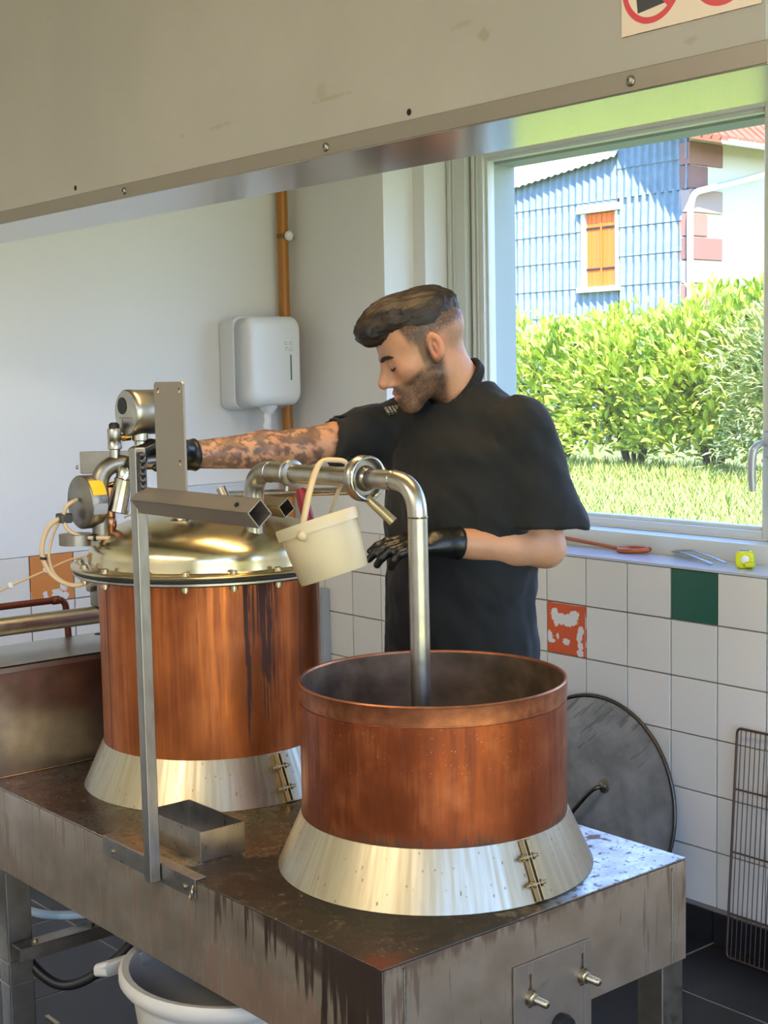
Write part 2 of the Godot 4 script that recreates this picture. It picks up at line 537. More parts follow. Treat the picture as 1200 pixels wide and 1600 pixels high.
	# cone skirts: bright satin steel, water runs
	stain_material("skirt", 1024, 128, func(x: int, y: int):
		var u := float(x) / 1024.0
		var d := float(y) / 128.0
		var ax := cos(u * TAU) * 2.0
		var ay := sin(u * TAU) * 2.0
		var run := n2.get_noise_3d(ax * 9.0, ay * 9.0, d * 0.7)
		var f := n3.get_noise_3d(ax * 30.0, ay * 30.0, d * 3.0)
		var q := Color(0.71, 0.66, 0.56).lerp(Color(0.60, 0.52, 0.39), clampf(0.3 + run * 0.9 + f * 0.3, 0, 1) * 0.6)
		var sp := sm(0.60, 0.66, n3.get_noise_3d(ax * 16.0, ay * 16.0, d * 9.0 + 7.0))
		q = q.lerp(Color(0.36, 0.25, 0.15), sp * 0.8)
		return [q, 0.40 + 0.12 * run + 0.2 * sp, 1.0 - 0.6 * sp])

# ---------------------------------------------------------------- the room
const RX := 5.0
const RZ := 5.4
const RH := 2.75
const OP_L := 0.528          # window opening
const OP_R := 3.34
const OP_B := 0.9945
const OP_T := 2.30

func structure(called: String) -> Node3D:
	var o := Node3D.new()
	o.name = called
	add_child(o)
	o.set_meta("kind", "structure")
	return o

func shell(called: String, spans: Array, m: Material, parent: Node) -> void:
	var b := MB.new()
	for s in spans:
		b.span(s[0], s[1], 0.0005)
	part(called, b, m, parent)

func room() -> void:
	# wall with the windows: its inner face is the plane z = 0
	var wn := structure("wall_north")
	shell("plaster", [[V(-0.3, 0.9825, -0.4), V(OP_L, RH, 0)], [V(OP_L, OP_T, -0.4), V(OP_R, RH, 0)], [V(OP_R, 0.9825, -0.4), V(RX + 0.3, RH, 0)]], M.plaster, wn)
	shell("stepped_reveal", [[V(OP_L - 0.001, OP_B, -0.299), V(0.585, OP_T, -0.125)]], M.plaster, wn)
	shell("outer_reveal", [[V(OP_L, 0.9945, -0.4), V(0.72, OP_T, -0.301)], [V(0.72, 2.165, -0.4), V(3.26, OP_T, -0.301)], [V(3.26, 0.9945, -0.4), V(OP_R, OP_T, -0.301)], [V(0.72, 0.9825, -0.4), V(3.26, 1.02, -0.301)], [V(OP_L, 0.9825, -0.30), V(OP_R, 0.989, -0.161)]], mat(Color(0.62, 0.64, 0.60), 0.8), wn)
	shell("masonry", [[V(-0.3, -0.3, -0.4), V(RX + 0.3, 0.9820, -0.007)]], M.grout, wn)
	var wmesh := MB.new()
	wmesh.cbox(V(0, 0, -0.0035), V(0.1465, 0.1465, 0.007), 0.0014)
	var wt := wmesh.mesh()
	var cut := MB.new()      # top course, cut down under the sill
	cut.cbox(V(0, 0, -0.0035), V(0.1465, 0.1345, 0.007), 0.0014)
	var ct := cut.mesh()
	for cx in 23:
		for cy in 6:
			var x := 0.0276 + 0.15 * cx
			var y := 0.0945 + 0.15 * cy
			var m: Material = M.tiles[rng.randi() % 3]
			if cx == 8 and cy == 4: m = deco_material("deco_leaf", 0)
			elif cx == 11 and cy == 5: m = M.tile_green
			part("tile", ct if cy == 5 else wt, m, wn, V(x + 0.075, y + (0.069 if cy == 5 else 0.075), 0))
	var edge := MB.new()
	edge.cbox(V(0, 0, -0.0035), V(0.0246, 0.1465, 0.007), 0.0014)
	var em := edge.mesh()
	for cy in 5:
		part("tile", em, M.tiles[cy % 3], wn, V(0.0135, 0.1695 + 0.15 * cy, 0))
	# wall on the left: inner face x = 0
	var ww := structure("wall_west")
	shell("plaster", [[V(-0.3, 0.967, 0), V(0, RH, RZ)]], M.plaster, ww)
	shell("masonry", [[V(-0.3, -0.3, 0), V(-0.007, 0.967, RZ)]], M.grout, ww)
	var sm2 := MB.new()
	sm2.cbox(V(-0.0035, 0, 0), V(0.007, 0.1465, 0.1465), 0.0014)
	var st := sm2.mesh()
	for cz in 22:
		for cy in 6:
			var z := 0.111 + 0.15 * cz
			var m: Material = M.tiles[rng.randi() % 3]
			if cz == 5 and cy == 5: m = deco_material("deco_blossom", 1)
			var o := part("tile", st, m, ww, V(0, 0.067 + 0.15 * cy + 0.075, z + 0.075))
			if m == M.get("deco_blossom"):
				# printed face: turned tile whose picture lies in its own x-y plane
				o.mesh = wt
				o.rotation.y = PI / 2
				o.position = V(0, 0.892, z + 0.075)
	# the other two walls, out of the picture; added glazed door lights the interior
	var we := structure("wall_east")
	shell("plaster", [[V(RX, -0.3, -0.4), V(RX + 0.3, RH, 0.3)], [V(RX, 2.62, 0.3), V(RX + 0.3, RH, 4.7)], [V(RX, -0.3, 4.7), V(RX + 0.3, RH, RZ + 0.3)]], M.plaster, we)
	var ws := structure("wall_south")
	shell("plaster", [[V(-0.3, -0.3, RZ), V(RX + 0.3, RH, RZ + 0.3)]], M.plaster, ws)
	var ce := structure("ceiling")
	shell("slab", [[V(-0.3, RH, -0.3), V(RX + 0.3, RH + 0.2, RZ + 0.3)]], M.ceiling, ce)
	# unseen glazed door added in the right wall to brighten the left one
	var dr := structure("added_door_1")
	var fr := MB.new()
	fr.span(V(RX + 0.1, 2.54, 0.3), V(RX + 0.17, 2.62, 4.7), 0.003)
	fr.span(V(RX + 0.1, 0, 0.3), V(RX + 0.17, 0.1, 4.7), 0.003)
	for k in 5:
		fr.span(V(RX + 0.1, 0.1, 0.3 + 1.08 * k), V(RX + 0.17, 2.54, 0.38 + 1.08 * k), 0.003)
	part("added_door_frame", fr, mat(Color(0.75, 0.77, 0.76), 0.4), dr)
	for k in 4:
		var p := MB.new()
		var za := 0.38 + 1.08 * k
		p.flat([V(RX + 0.135, 0.1, za), V(RX + 0.135, 0.1, za + 1.0), V(RX + 0.135, 2.54, za + 1.0), V(RX + 0.135, 2.54, za)])
		part("pane", p, glass(), dr)
	# floor: dark tiles on pale joints
	var fl := structure("floor")
	shell("screed", [[V(0, -0.2, 0), V(RX, -0.0012, RZ)]], M.floor_grout, fl)
	var fm := MB.new()
	fm.cbox(V(0, -0.004, 0), V(0.443, 0.008, 0.443), 0.0010)
	var ft := fm.mesh()
	var fm2 := MB.new()
	fm2.cbox(V(0, -0.004, 0), V(0.443, 0.008, 0.283), 0.0010)
	var ft2 := fm2.mesh()
	for ix in 14:
		var x := 0.02 + 0.45 * ix
		if x + 0.225 > RX - 0.2: continue
		part("tile", ft2, M.floor_tile[rng.randi() % 3], fl, V(x + 0.225, 0, 0.145))
		for iz in 11:
			part("tile", ft, M.floor_tile[rng.randi() % 3], fl, V(x + 0.225, 0, 0.29 + 0.45 * iz + 0.225))
	# skirting of dark tiles
	var bn := structure("baseboard_north")
	var bm := MB.new()
	bm.cbox(V(0, 0, 0), V(0.446, 0.083, 0.008), 0.0015)
	var bt := bm.mesh()
	for k in 11:
		part("tile", bt, M.base, bn, V(0.245 + 0.45 * k, 0.0425, 0.002))
	var bw := structure("baseboard_west")
	var bm2 := MB.new()
	bm2.cbox(V(0, 0, 0), V(0.008, 0.064, 0.446), 0.0015)
	var bt2 := bm2.mesh()
	for k in 11:
		part("tile", bt2, M.base, bw, V(0.002, 0.033, 0.24 + 0.45 * k))

func glass() -> StandardMaterial3D:
	if not M.has("glass"):
		M.glass = mat(Color(0.93, 1.0, 0.97, 0.04), 0.0, 0, {"transparency": BaseMaterial3D.TRANSPARENCY_ALPHA})
	return M.glass

func deco_material(key: String, kind: int) -> StandardMaterial3D:
	if M.has(key): return M[key]
	var n := noise(91 + kind, 1.0, 3)
	# white glaze shapes [x, y, rx, ry] on an orange glazed tile; texture follows the tile's own face
	var leaf := [[0.20, 0.24, 0.10, 0.13], [0.37, 0.30, 0.13, 0.12], [0.55, 0.32, 0.15, 0.12], [0.72, 0.20, 0.12, 0.10], [0.68, 0.32, 0.12, 0.09], [0.24, 0.40, 0.07, 0.07], [0.88, 0.48, 0.08, 0.09], [0.84, 0.62, 0.07, 0.11], [0.87, 0.78, 0.07, 0.08], [0.86, 0.92, 0.09, 0.08], [0.06, 0.68, 0.08, 0.11], [0.11, 0.76, 0.09, 0.05], [0.27, 0.66, 0.035, 0.06], [0.50, 0.74, 0.10, 0.065]]
	var blossom := [[0.76, 0.72, 0.09, 0.085], [0.60, 0.86, 0.12, 0.12], [0.74, 0.92, 0.13, 0.09], [0.53, 0.80, 0.05, 0.05], [0.32, 0.82, 0.055, 0.05], [0.33, 0.90, 0.05, 0.05]]
	var shapes: Array = leaf if kind == 0 else blossom
	var bg := Color(0.80, 0.33, 0.13) if kind == 0 else Color(0.80, 0.50, 0.25)
	var t := tex(192, 192, func(x: int, y: int):
		var u := float(x) / 192.0
		var v := float(y) / 192.0
		var best := 9.0
		var wob := n.get_noise_2d(u * 14.0, v * 14.0) * 0.35
		for s in shapes:
			best = minf(best, Vector2((u - s[0]) / s[2], (v - s[1]) / s[3]).length() + wob)
		return bg.lerp(Color(0.85, 0.84, 0.82), sm(1.04, 0.96, best)))
	M[key] = mat(Color.WHITE, 0.25, 0, {"albedo_texture": t, "uv1_scale": V(1.0 / 0.1465, -1.0 / 0.1465, 1), "uv1_offset": V(0.5, 0.5, 0)})
	return M[key]

# ---------------------------------------------------------------- the window
func frame_rect(b: MB, x0: float, x1: float, y0: float, y1: float, w: float, z0: float, z1: float, bev := 0.003) -> void:
	b.span(V(x0, y0, z0), V(x0 + w, y1, z1), bev)
	b.span(V(x1 - w, y0, z0), V(x1, y1, z1), bev)
	b.span(V(x0 + w, y0, z0), V(x1 - w, y0 + w, z1), bev)
	b.span(V(x0 + w, y1 - w, z0), V(x1 - w, y1, z1), bev)

func windows() -> void:
	var white := mat(Color(0.80, 0.82, 0.80), 0.35)
	var gasket := mat(Color(0.12, 0.13, 0.14), 0.5)
	M.window_white = white
	# sill board
	var sill := structure("window_sill")
	shell("board", [[V(OP_L + 0.002, 0.9825, -0.16), V(OP_R - 0.002, 0.9895, 0.003)]], mat(Color(0.70, 0.72, 0.74), 0.18), sill)
	shell("upstand", [[V(0.586, 0.9895, -0.30), V(OP_R, 1.040, -0.156)]], white, sill)
	for k in 2:
		var t := structure("window_%d" % (k + 1))
		var x0: float = [0.585, 1.905][k]
		var x1: float = [1.905, OP_R][k]
		var f := MB.new()      # fixed frame
		var fw: float = [0.088, 0.06][k]
		f.span(V(x0, 1.04, -0.30), V(x0 + fw, OP_T, -0.22), 0.003)
		f.span(V(x1 - 0.05, 1.04, -0.30), V(x1, OP_T, -0.22), 0.003)
		f.span(V(x0 + fw, 0.992, -0.30), V(x1 - 0.05, 1.004, -0.235), 0.002)
		f.span(V(x0 + fw, 2.242, -0.30), V(x1 - 0.05, OP_T, -0.22), 0.003)
		part("window_frame", f, white, t)
		var gr := MB.new()      # cover strips along the frame face
		gr.span(V(x0 + 0.012, 1.04, -0.22), V(x0 + 0.026, OP_T, -0.213), 0.002)
		gr.span(V(x0 + 0.034, 1.04, -0.22), V(x0 + 0.040, OP_T, -0.216), 0.002)
		part("cover_strip", gr, white, t)
		# sash: stepped profile, rubber gasket, glazing bead
		var sx0 := x0 + fw + 0.006
		var sx1 := x1 - 0.056
		var sa := MB.new()
		frame_rect(sa, sx0, sx1, 1.010, 2.236, 0.056, -0.292, -0.240)
		var s2 := MB.new()
		frame_rect(s2, sx0 + 0.010, sx1 - 0.010, 1.020, 2.226, 0.012, -0.240, -0.232, 0.002)
		frame_rect(s2, sx0 + 0.030, sx1 - 0.030, 1.040, 2.206, 0.006, -0.240, -0.235, 0.002)
		var sash := part("sash", sa, white, t)
		part("sash_moulding", s2, white, sash)
		var ga := MB.new()
		frame_rect(ga, sx0 - 0.006, sx1 + 0.006, 1.004, 2.242, 0.006, -0.285, -0.246, 0.001)
		part("gasket", ga, gasket, sash)
		var be := MB.new()
		frame_rect(be, sx0 + 0.054, sx1 - 0.054, 1.064, 2.182, 0.012, -0.285, -0.252, 0.003)
		part("glazing_bead", be, white, sash)
		var p := MB.new()
		p.flat([V(sx0 + 0.06, 1.07, -0.268), V(sx1 - 0.06, 1.07, -0.268), V(sx1 - 0.06, 2.176, -0.268), V(sx0 + 0.06, 2.176, -0.268)])
		part("pane", p, glass(), t)
		if k == 0:
			var h := MB.new()
			h.tube(curve([V(sx1 - 0.035, 1.30, -0.238), V(sx1 - 0.037, 1.305, -0.205), V(sx1 - 0.043, 1.285, -0.182), V(sx1 - 0.047, 1.24, -0.180), V(sx1 - 0.047, 1.178, -0.184)], 6), [0.011, 0.011, 0.011, 0.011, 0.011, 0.011, 0.011, 0.012, 0.012, 0.012, 0.012, 0.012, 0.013, 0.013, 0.013, 0.013, 0.013, 0.013, 0.013, 0.012, 0.012, 0.012, 0.012, 0.011, 0.009], 12, true, 0.75)
			h.cbox(V(sx1 - 0.035, 1.30, -0.238), V(0.03, 0.07, 0.012), 0.004)
			part("handle", h, mat(Color(0.72, 0.73, 0.74), 0.3, 0.4), sash)

# ---------------------------------------------------------------- the garden and the neighbour's house
const GY := 0.2        # ground level outside

func outdoors() -> void:
	var g := structure("ground")
	var b := MB.new()
	b.flat([V(-60, GY, -60), V(40, GY, -60), V(40, GY, -0.4), V(-60, GY, -0.4)])
	b.flat([V(5.3, GY - 0.25, -0.4), V(40, GY - 0.25, -0.4), V(40, GY - 0.25, 40), V(5.3, GY - 0.25, 40)])
	part("soil", b, mat(Color(0.50, 0.54, 0.26), 0.95, 0, {"albedo_texture": noise_tex(101, 0.02, 0.75, 1.0), "uv1_triplanar": true, "uv1_scale": V(0.4, 0.4, 0.4)}), g)
	var tc := MB.new()      # unseen yellow slab added to bounce warm light in through the door
	tc.span(V(5.3, -0.10, -0.4), V(14.0, -0.02, 12.0), 0.01)
	part("added_bounce_slab", tc, mat(Color(0.86, 0.83, 0.47), 0.9), g)
	grass()
	hedge()
	var nb := thing("neighbour_house", "neighbouring house with blue-grey corrugated front, orange shutters and white side wall", "building", V(0, GY, 0))
	barn(nb)
	house_side(nb)

func blade_mesh() -> ArrayMesh:
	var b := MB.new()
	for k in 3:
		var a := TAU * k / 3.0 + 0.4
		var o := V(cos(a), 0, sin(a)) * 0.02
		var d := V(cos(a + 0.5), 0, sin(a + 0.5))
		var s := d.cross(Vector3.UP) * 0.006
		var p1 := o + d * 0.03 + V(0, 0.12, 0)
		var p2 := o + d * 0.09 + V(0, 0.2, 0)
		b.flat([o - s, o + s, p1 + s * 0.8, p1 - s * 0.8])
		b.flat([p1 - s * 0.8, p1 + s * 0.8, p2])
	return b.mesh()

func scatter(called: String, mesh: Mesh, m: Material, xf: Array, cols: Array, parent: Node) -> MultiMeshInstance3D:
	var mm := MultiMesh.new()
	mm.transform_format = MultiMesh.TRANSFORM_3D
	mm.use_colors = true
	mm.mesh = mesh
	mm.instance_count = xf.size()
	for k in xf.size():
		mm.set_instance_transform(k, xf[k])
		mm.set_instance_color(k, cols[k])
	var o := MultiMeshInstance3D.new()
	o.name = called
	o.multimesh = mm
	o.material_override = m
	parent.add_child(o, true)
	return o

func grass() -> void:
	var gm := mat(Color.WHITE, 0.7, 0, {"vertex_color_use_as_albedo": true, "backlight_enabled": true, "backlight": Color(0.45, 0.5, 0.2)})
	var xf := []
	var cols := []
	for k in 26000:
		var t := pow(rng.randf(), 1.6)
		var z := lerpf(-10.6, -4.0, 1.0 - t)
		# the strip of lawn that the window looks onto
		var xm := lerpf(-7.6, -1.2, (z + 10.6) / 6.6)
		var x := xm + (rng.randf() - 0.5) * lerpf(7.5, 4.5, (z + 10.6) / 6.6)
		var sc := rng.randf_range(0.5, 1.15) * (1.15 if z < -8.9 else 0.9)
		xf.append(Transform3D(Basis(Vector3.UP, rng.randf() * TAU).scaled(V(1.2, sc, 1.2)), V(x, GY, z)))
		var f := rng.randf()
		cols.append(Color(0.25, 0.33, 0.06).lerp(Color(0.45, 0.46, 0.12), f * f))
	var o := scatter("grass", blade_mesh(), gm, xf, cols, self)
	tag(o, "sunlit unmown yellow-green grass in front of the hedge", "grass", "", "stuff")

func leaf_mesh(l: float, w: float) -> ArrayMesh:       # glossy leaf, folded along its rib and bent
	var b := MB.new()
	var prev := []
	for k in 5:
		var f := k / 4.0
		var hw := w * sin(PI * clampf(f * 0.92 + 0.04, 0, 1))
		var y := -0.25 * l * f * f
		var row := [V(-hw, y + hw * 0.35, l * f), V(0, y, l * f), V(hw, y + hw * 0.35, l * f)]
		if k > 0:
			for q in 2:
				b.flat([prev[q], prev[q + 1], row[q + 1], row[q]])
		prev = row
	return b.mesh()

func bush(called: String, label: String, at: Vector3, r: Vector3, count: int, lm: Mesh, m: Material, c0: Color, c1: Color, up: float) -> void:
	var t := thing(called, label, "shrub", at, "garden hedge shrubs")
	var xf := []
	var cols := []
	var nz := noise(int(at.x * 100) + 7, 0.9, 3)
	for k in count:
		var d := V(rng.randfn(), rng.randfn(), rng.randfn()).normalized()
		if d.y < -0.75: d.y = -d.y
		var bump := 1.0 + 0.28 * nz.get_noise_3dv(d * 2.2) + 0.12 * nz.get_noise_3dv(d * 7.0)
		var f := lerpf(0.42, 1.0, sqrt(rng.randf())) * bump
		var hl := Vector2(d.x, d.z).length()
		if d.y < 0.0: d = V(d.x / hl, d.y, d.z / hl)
		var p := V(d.x * r.x, d.y * r.y, d.z * r.z) * f + V(0, r.y * 0.92, 0)
		if p.y < 0.05: continue
		# hollows between the shoots: fewer leaves on the outside there
		var gap := nz.get_noise_3dv(p * 1.5 + at) + 0.5 * nz.get_noise_3dv(p * 4.0 + at)
		if f / bump > 0.82 and gap > 0.12 - 0.18 * (1.0 - clampf(p.y / (r.y * 1.5), 0, 1)): continue
		# leaves point outward and upward along their shoot
		var out := (V(d.x, maxf(d.y, 0.0) + up, d.z) + V(rng.randfn(), rng.randfn(), rng.randfn()) * 0.45).normalized()
		var side := out.cross(Vector3.UP + V(rng.randfn(), 0, rng.randfn()) * 0.5).normalized()
		var bs := Basis(side, out.cross(side).normalized() * -1.0, out)
		xf.append(Transform3D(bs.scaled_local(Vector3.ONE * rng.randf_range(0.7, 1.25)), p))
		cols.append(c0.lerp(c1, clampf(rng.randf() * 0.7 + 0.35 + nz.get_noise_3dv(p * 1.1 + at * 2.0), 0, 1)))
	var o := scatter("foliage", lm, m, xf, cols, t)
	o.set_meta("kind", "stuff")
	var st := MB.new()
	for k in 5:
		var a := TAU * k / 5.0 + 0.3
		st.tube([V(cos(a) * 0.05, 0, sin(a) * 0.05), V(cos(a) * r.x * 0.25, r.y * 0.7, sin(a) * r.z * 0.25), V(cos(a) * r.x * 0.55, r.y * 1.4, sin(a) * r.z * 0.55)], [0.03, 0.022, 0.01], 6)
	part("stem", st, mat(Color(0.28, 0.22, 0.15), 0.9), t)

func hedge() -> void:
	var lm := leaf_mesh(0.135, 0.026)
	var nm := leaf_mesh(0.10, 0.011)
	var m := mat(Color.WHITE, 0.5, 0, {"vertex_color_use_as_albedo": true, "backlight_enabled": true, "backlight": Color(0.5, 0.55, 0.12)})
	var y0 := Color(0.17, 0.29, 0.03)
	var y1 := Color(0.55, 0.62, 0.09)
	bush("laurel_shrub", "bright yellow-green laurel shrub at the window's left pane edge", V(-8.6, GY, -10.6), V(1.3, 1.00, 1.0), 6500, lm, m, y0, y1, 0.6)
	bush("laurel_shrub", "bright leafy laurel shrub below the orange shutters", V(-7.2, GY, -10.4), V(1.1, 1.02, 1.0), 6500, lm, m, y0, y1, 0.6)
	bush("laurel_shrub", "tall loose laurel shrub with upright shoots below the house corner", V(-6.1, GY, -10.5), V(1.0, 1.10, 1.0), 6500, lm, m, y0, y1, 0.8)
	bush("laurel_shrub", "bright laurel shrub with the tallest shoots before the white house wall", V(-5.25, GY, -10.8), V(1.0, 1.16, 1.0), 6500, lm, m, y0, y1, 0.9)
	bush("yew_shrub", "dense dark green yew with narrow leaves beside the window handle", V(-4.4, GY, -9.9), V(1.05, 1.10, 1.0), 8500, nm, m, Color(0.13, 0.21, 0.05), Color(0.38, 0.40, 0.14), 0.25)
	bush("laurel_shrub", "laurel shrub beyond the right edge of the window", V(-2.9, GY, -10.4), V(1.2, 1.1, 1.0), 6000, lm, m, y0, y1, 0.6)
	bush("laurel_shrub", "laurel shrub farthest along the hedge, past the second window", V(-1.0, GY, -10.5), V(1.2, 1.1, 1.0), 5000, lm, m, y0, y1, 0.6)
	bush("laurel_shrub", "laurel shrub behind the window's left frame", V(-10.3, GY, -10.7), V(1.2, 1.2, 1.0), 1800, lm, m, y0, y1, 0.6)

func corrugated(x0: float, x1: float, y0: float, y1: float, z: float, pitch: float, amp: float, tilt := 0.02, y1b := 0.0) -> MB:
	var b := MB.new()
	var nx := int((x1 - x0) / pitch * 6)
	for k in nx + 1:
		var x := lerpf(x0, x1, float(k) / nx)
		var ph := (x - x0) / pitch * TAU
		var dz := amp * sin(ph)
		var nn := V(-amp * TAU / pitch * cos(ph), 0, 1).normalized()
		b.vert(V(x, y0, z + dz + tilt), nn, Vector2(x, y0))
		b.vert(V(x, lerpf(y1, y1b, float(k) / nx) if y1b > 0.0 else y1, z + dz), nn, Vector2(x, y1))
		if k > 0:
			var q := b.v.size() - 4
			b.quad(q, q + 1, q + 3, q + 2)
	# the lower edge of the sheet has thickness
	for k in nx:
		var xa := lerpf(x0, x1, float(k) / nx)
		var xb := lerpf(x0, x1, float(k + 1) / nx)
		var za := z + tilt + amp * sin((xa - x0) / pitch * TAU)
		var zb := z + tilt + amp * sin((xb - x0) / pitch * TAU)
		b.flat([V(xa, y0, za), V(xb, y0, zb), V(xb, y0, zb - 0.015), V(xa, y0, za - 0.015)])
	return b

func barn(t: Node3D) -> void:
	var clad := mat(Color(0.50, 0.57, 0.60), 0.75, 0, {"albedo_texture": noise_tex(111, 0.02, 0.82, 1.0), "uv1_triplanar": true, "uv1_scale": V(0.5, 0.5, 0.5)})
	var Z := -16.0
	var w := MB.new()
	w.span(V(-18.5, 0.0, Z - 6.0), V(-14.76, 4.3, Z - 0.06), 0.0)
	w.span(V(-14.7, 0.0, Z - 0.30), V(-10.80, 4.6, Z - 0.06), 0.0)
	part("barn_wall", w, mat(Color(0.66, 0.67, 0.66), 0.9), t)
	# rows of sheets, each lapping over the one below; the opening of the shuttered window is left free
	var rows := 11
	for k in rows:
		var ya := 0.25 + 0.49 * k
		var yb := ya + 0.53
		if ya > 2.1 and ya < 4.0:
			part("corrugated_sheet", corrugated(-18.0, -13.06, ya, yb, Z, 0.16, 0.028), clad, t)
			part("corrugated_sheet", corrugated(-12.22, -10.76, ya, yb, Z, 0.16, 0.028), clad, t)
		elif ya < 4.1:
			part("corrugated_sheet", corrugated(-18.0, -10.76, ya, yb, Z, 0.16, 0.028), clad, t)
		else:
			part("corrugated_sheet", corrugated(-12.26, -10.76, ya, yb, Z, 0.16, 0.028), clad, t)
	part("corrugated_sheet", corrugated(-13.06, -12.22, 2.21, 2.64, Z, 0.16, 0.028), clad, t)
	part("corrugated_sheet", corrugated(-13.06, -12.22, 4.10, 4.22, Z, 0.16, 0.028), clad, t)
	part("corrugated_sheet", corrugated(-18.0, -12.26, 4.17, 4.26, Z, 0.16, 0.028, 0.02, 4.93), clad, t)
	# lower lean-to roof, pale fibre sheets rising away behind the top edge
	var rf := MB.new()
	var nx := 310
	for k in nx + 1:
		var x := lerpf(-18.4, -12.2, float(k) / nx)
		var ye := lerpf(4.15, 4.86, (x + 18.4) / 6.2)
		var wv := 0.012 * sin((x + 18.4) / 0.16 * TAU)
		rf.vert(V(x, ye + wv, Z + 0.15), V(0, 0.5, 0.85), Vector2(x, 0))
		rf.vert(V(x, ye + 2.0 + wv, Z - 1.6), V(0, 0.5, 0.85), Vector2(x, 1))
		if k > 0:
			var q := rf.v.size() - 4
			rf.quad(q, q + 1, q + 3, q + 2)
	part("roof", rf, mat(Color(0.70, 0.63, 0.58), 0.85), t)
	# window with two closed orange shutters
	var fr := MB.new()
	var fx0 := -13.06
	var fx1 := -12.22
	var fy0 := 2.62
	var fy1 := 4.10
	fr.span(V(fx0, fy0, Z - 0.06), V(fx0 + 0.10, fy1, Z + 0.05), 0.005)
	fr.span(V(fx1 - 0.06, fy0, Z - 0.06), V(fx1, fy1, Z + 0.05), 0.005)
	fr.span(V(fx0 - 0.06, fy1 - 0.12, Z - 0.06), V(fx1 + 0.06, fy1, Z + 0.10), 0.005)
	fr.span(V(fx0 - 0.05, fy0, Z - 0.06), V(fx1 + 0.05, fy0 + 0.09, Z + 0.12), 0.005)
	var win := part("window_frame", fr, mat(Color(0.78, 0.76, 0.72), 0.8), t)
	var orange := mat(Color(0.86, 0.42, 0.12), 0.7)
	var iron := mat(Color(0.16, 0.12, 0.10), 0.6)
	for s in 2:
		var sx := fx0 + 0.10 + s * 0.345
		var sh := MB.new()
		for k in 3:
			sh.span(V(sx + k * 0.112, fy0 + 0.10, Z - 0.04), V(sx + k * 0.112 + 0.110, fy1 - 0.13, Z - 0.005), 0.006)
		var o := part("shutter", sh, orange, t)
		for yy in [fy0 + 0.38, fy1 - 0.40]:
			var hg := MB.new()
			hg.span(V(sx + 0.01 - 0.05 * (1 - s), yy, Z - 0.005), V(sx + 0.33 + 0.05 * s, yy + 0.035, Z + 0.014), 0.003)
			hg.span(V(sx - 0.06 + s * 0.39, yy - 0.06, Z + 0.0), V(sx - 0.03 + s * 0.39, yy + 0.09, Z + 0.02), 0.003)
			part("hinge", hg, iron, o)
	var mid := MB.new()
	mid.span(V(fx0 + 0.432, fy0 + 0.10, Z - 0.005), V(fx0 + 0.462, fy1 - 0.30, Z + 0.025), 0.004)
	part("cover_strip", mid, orange, t)

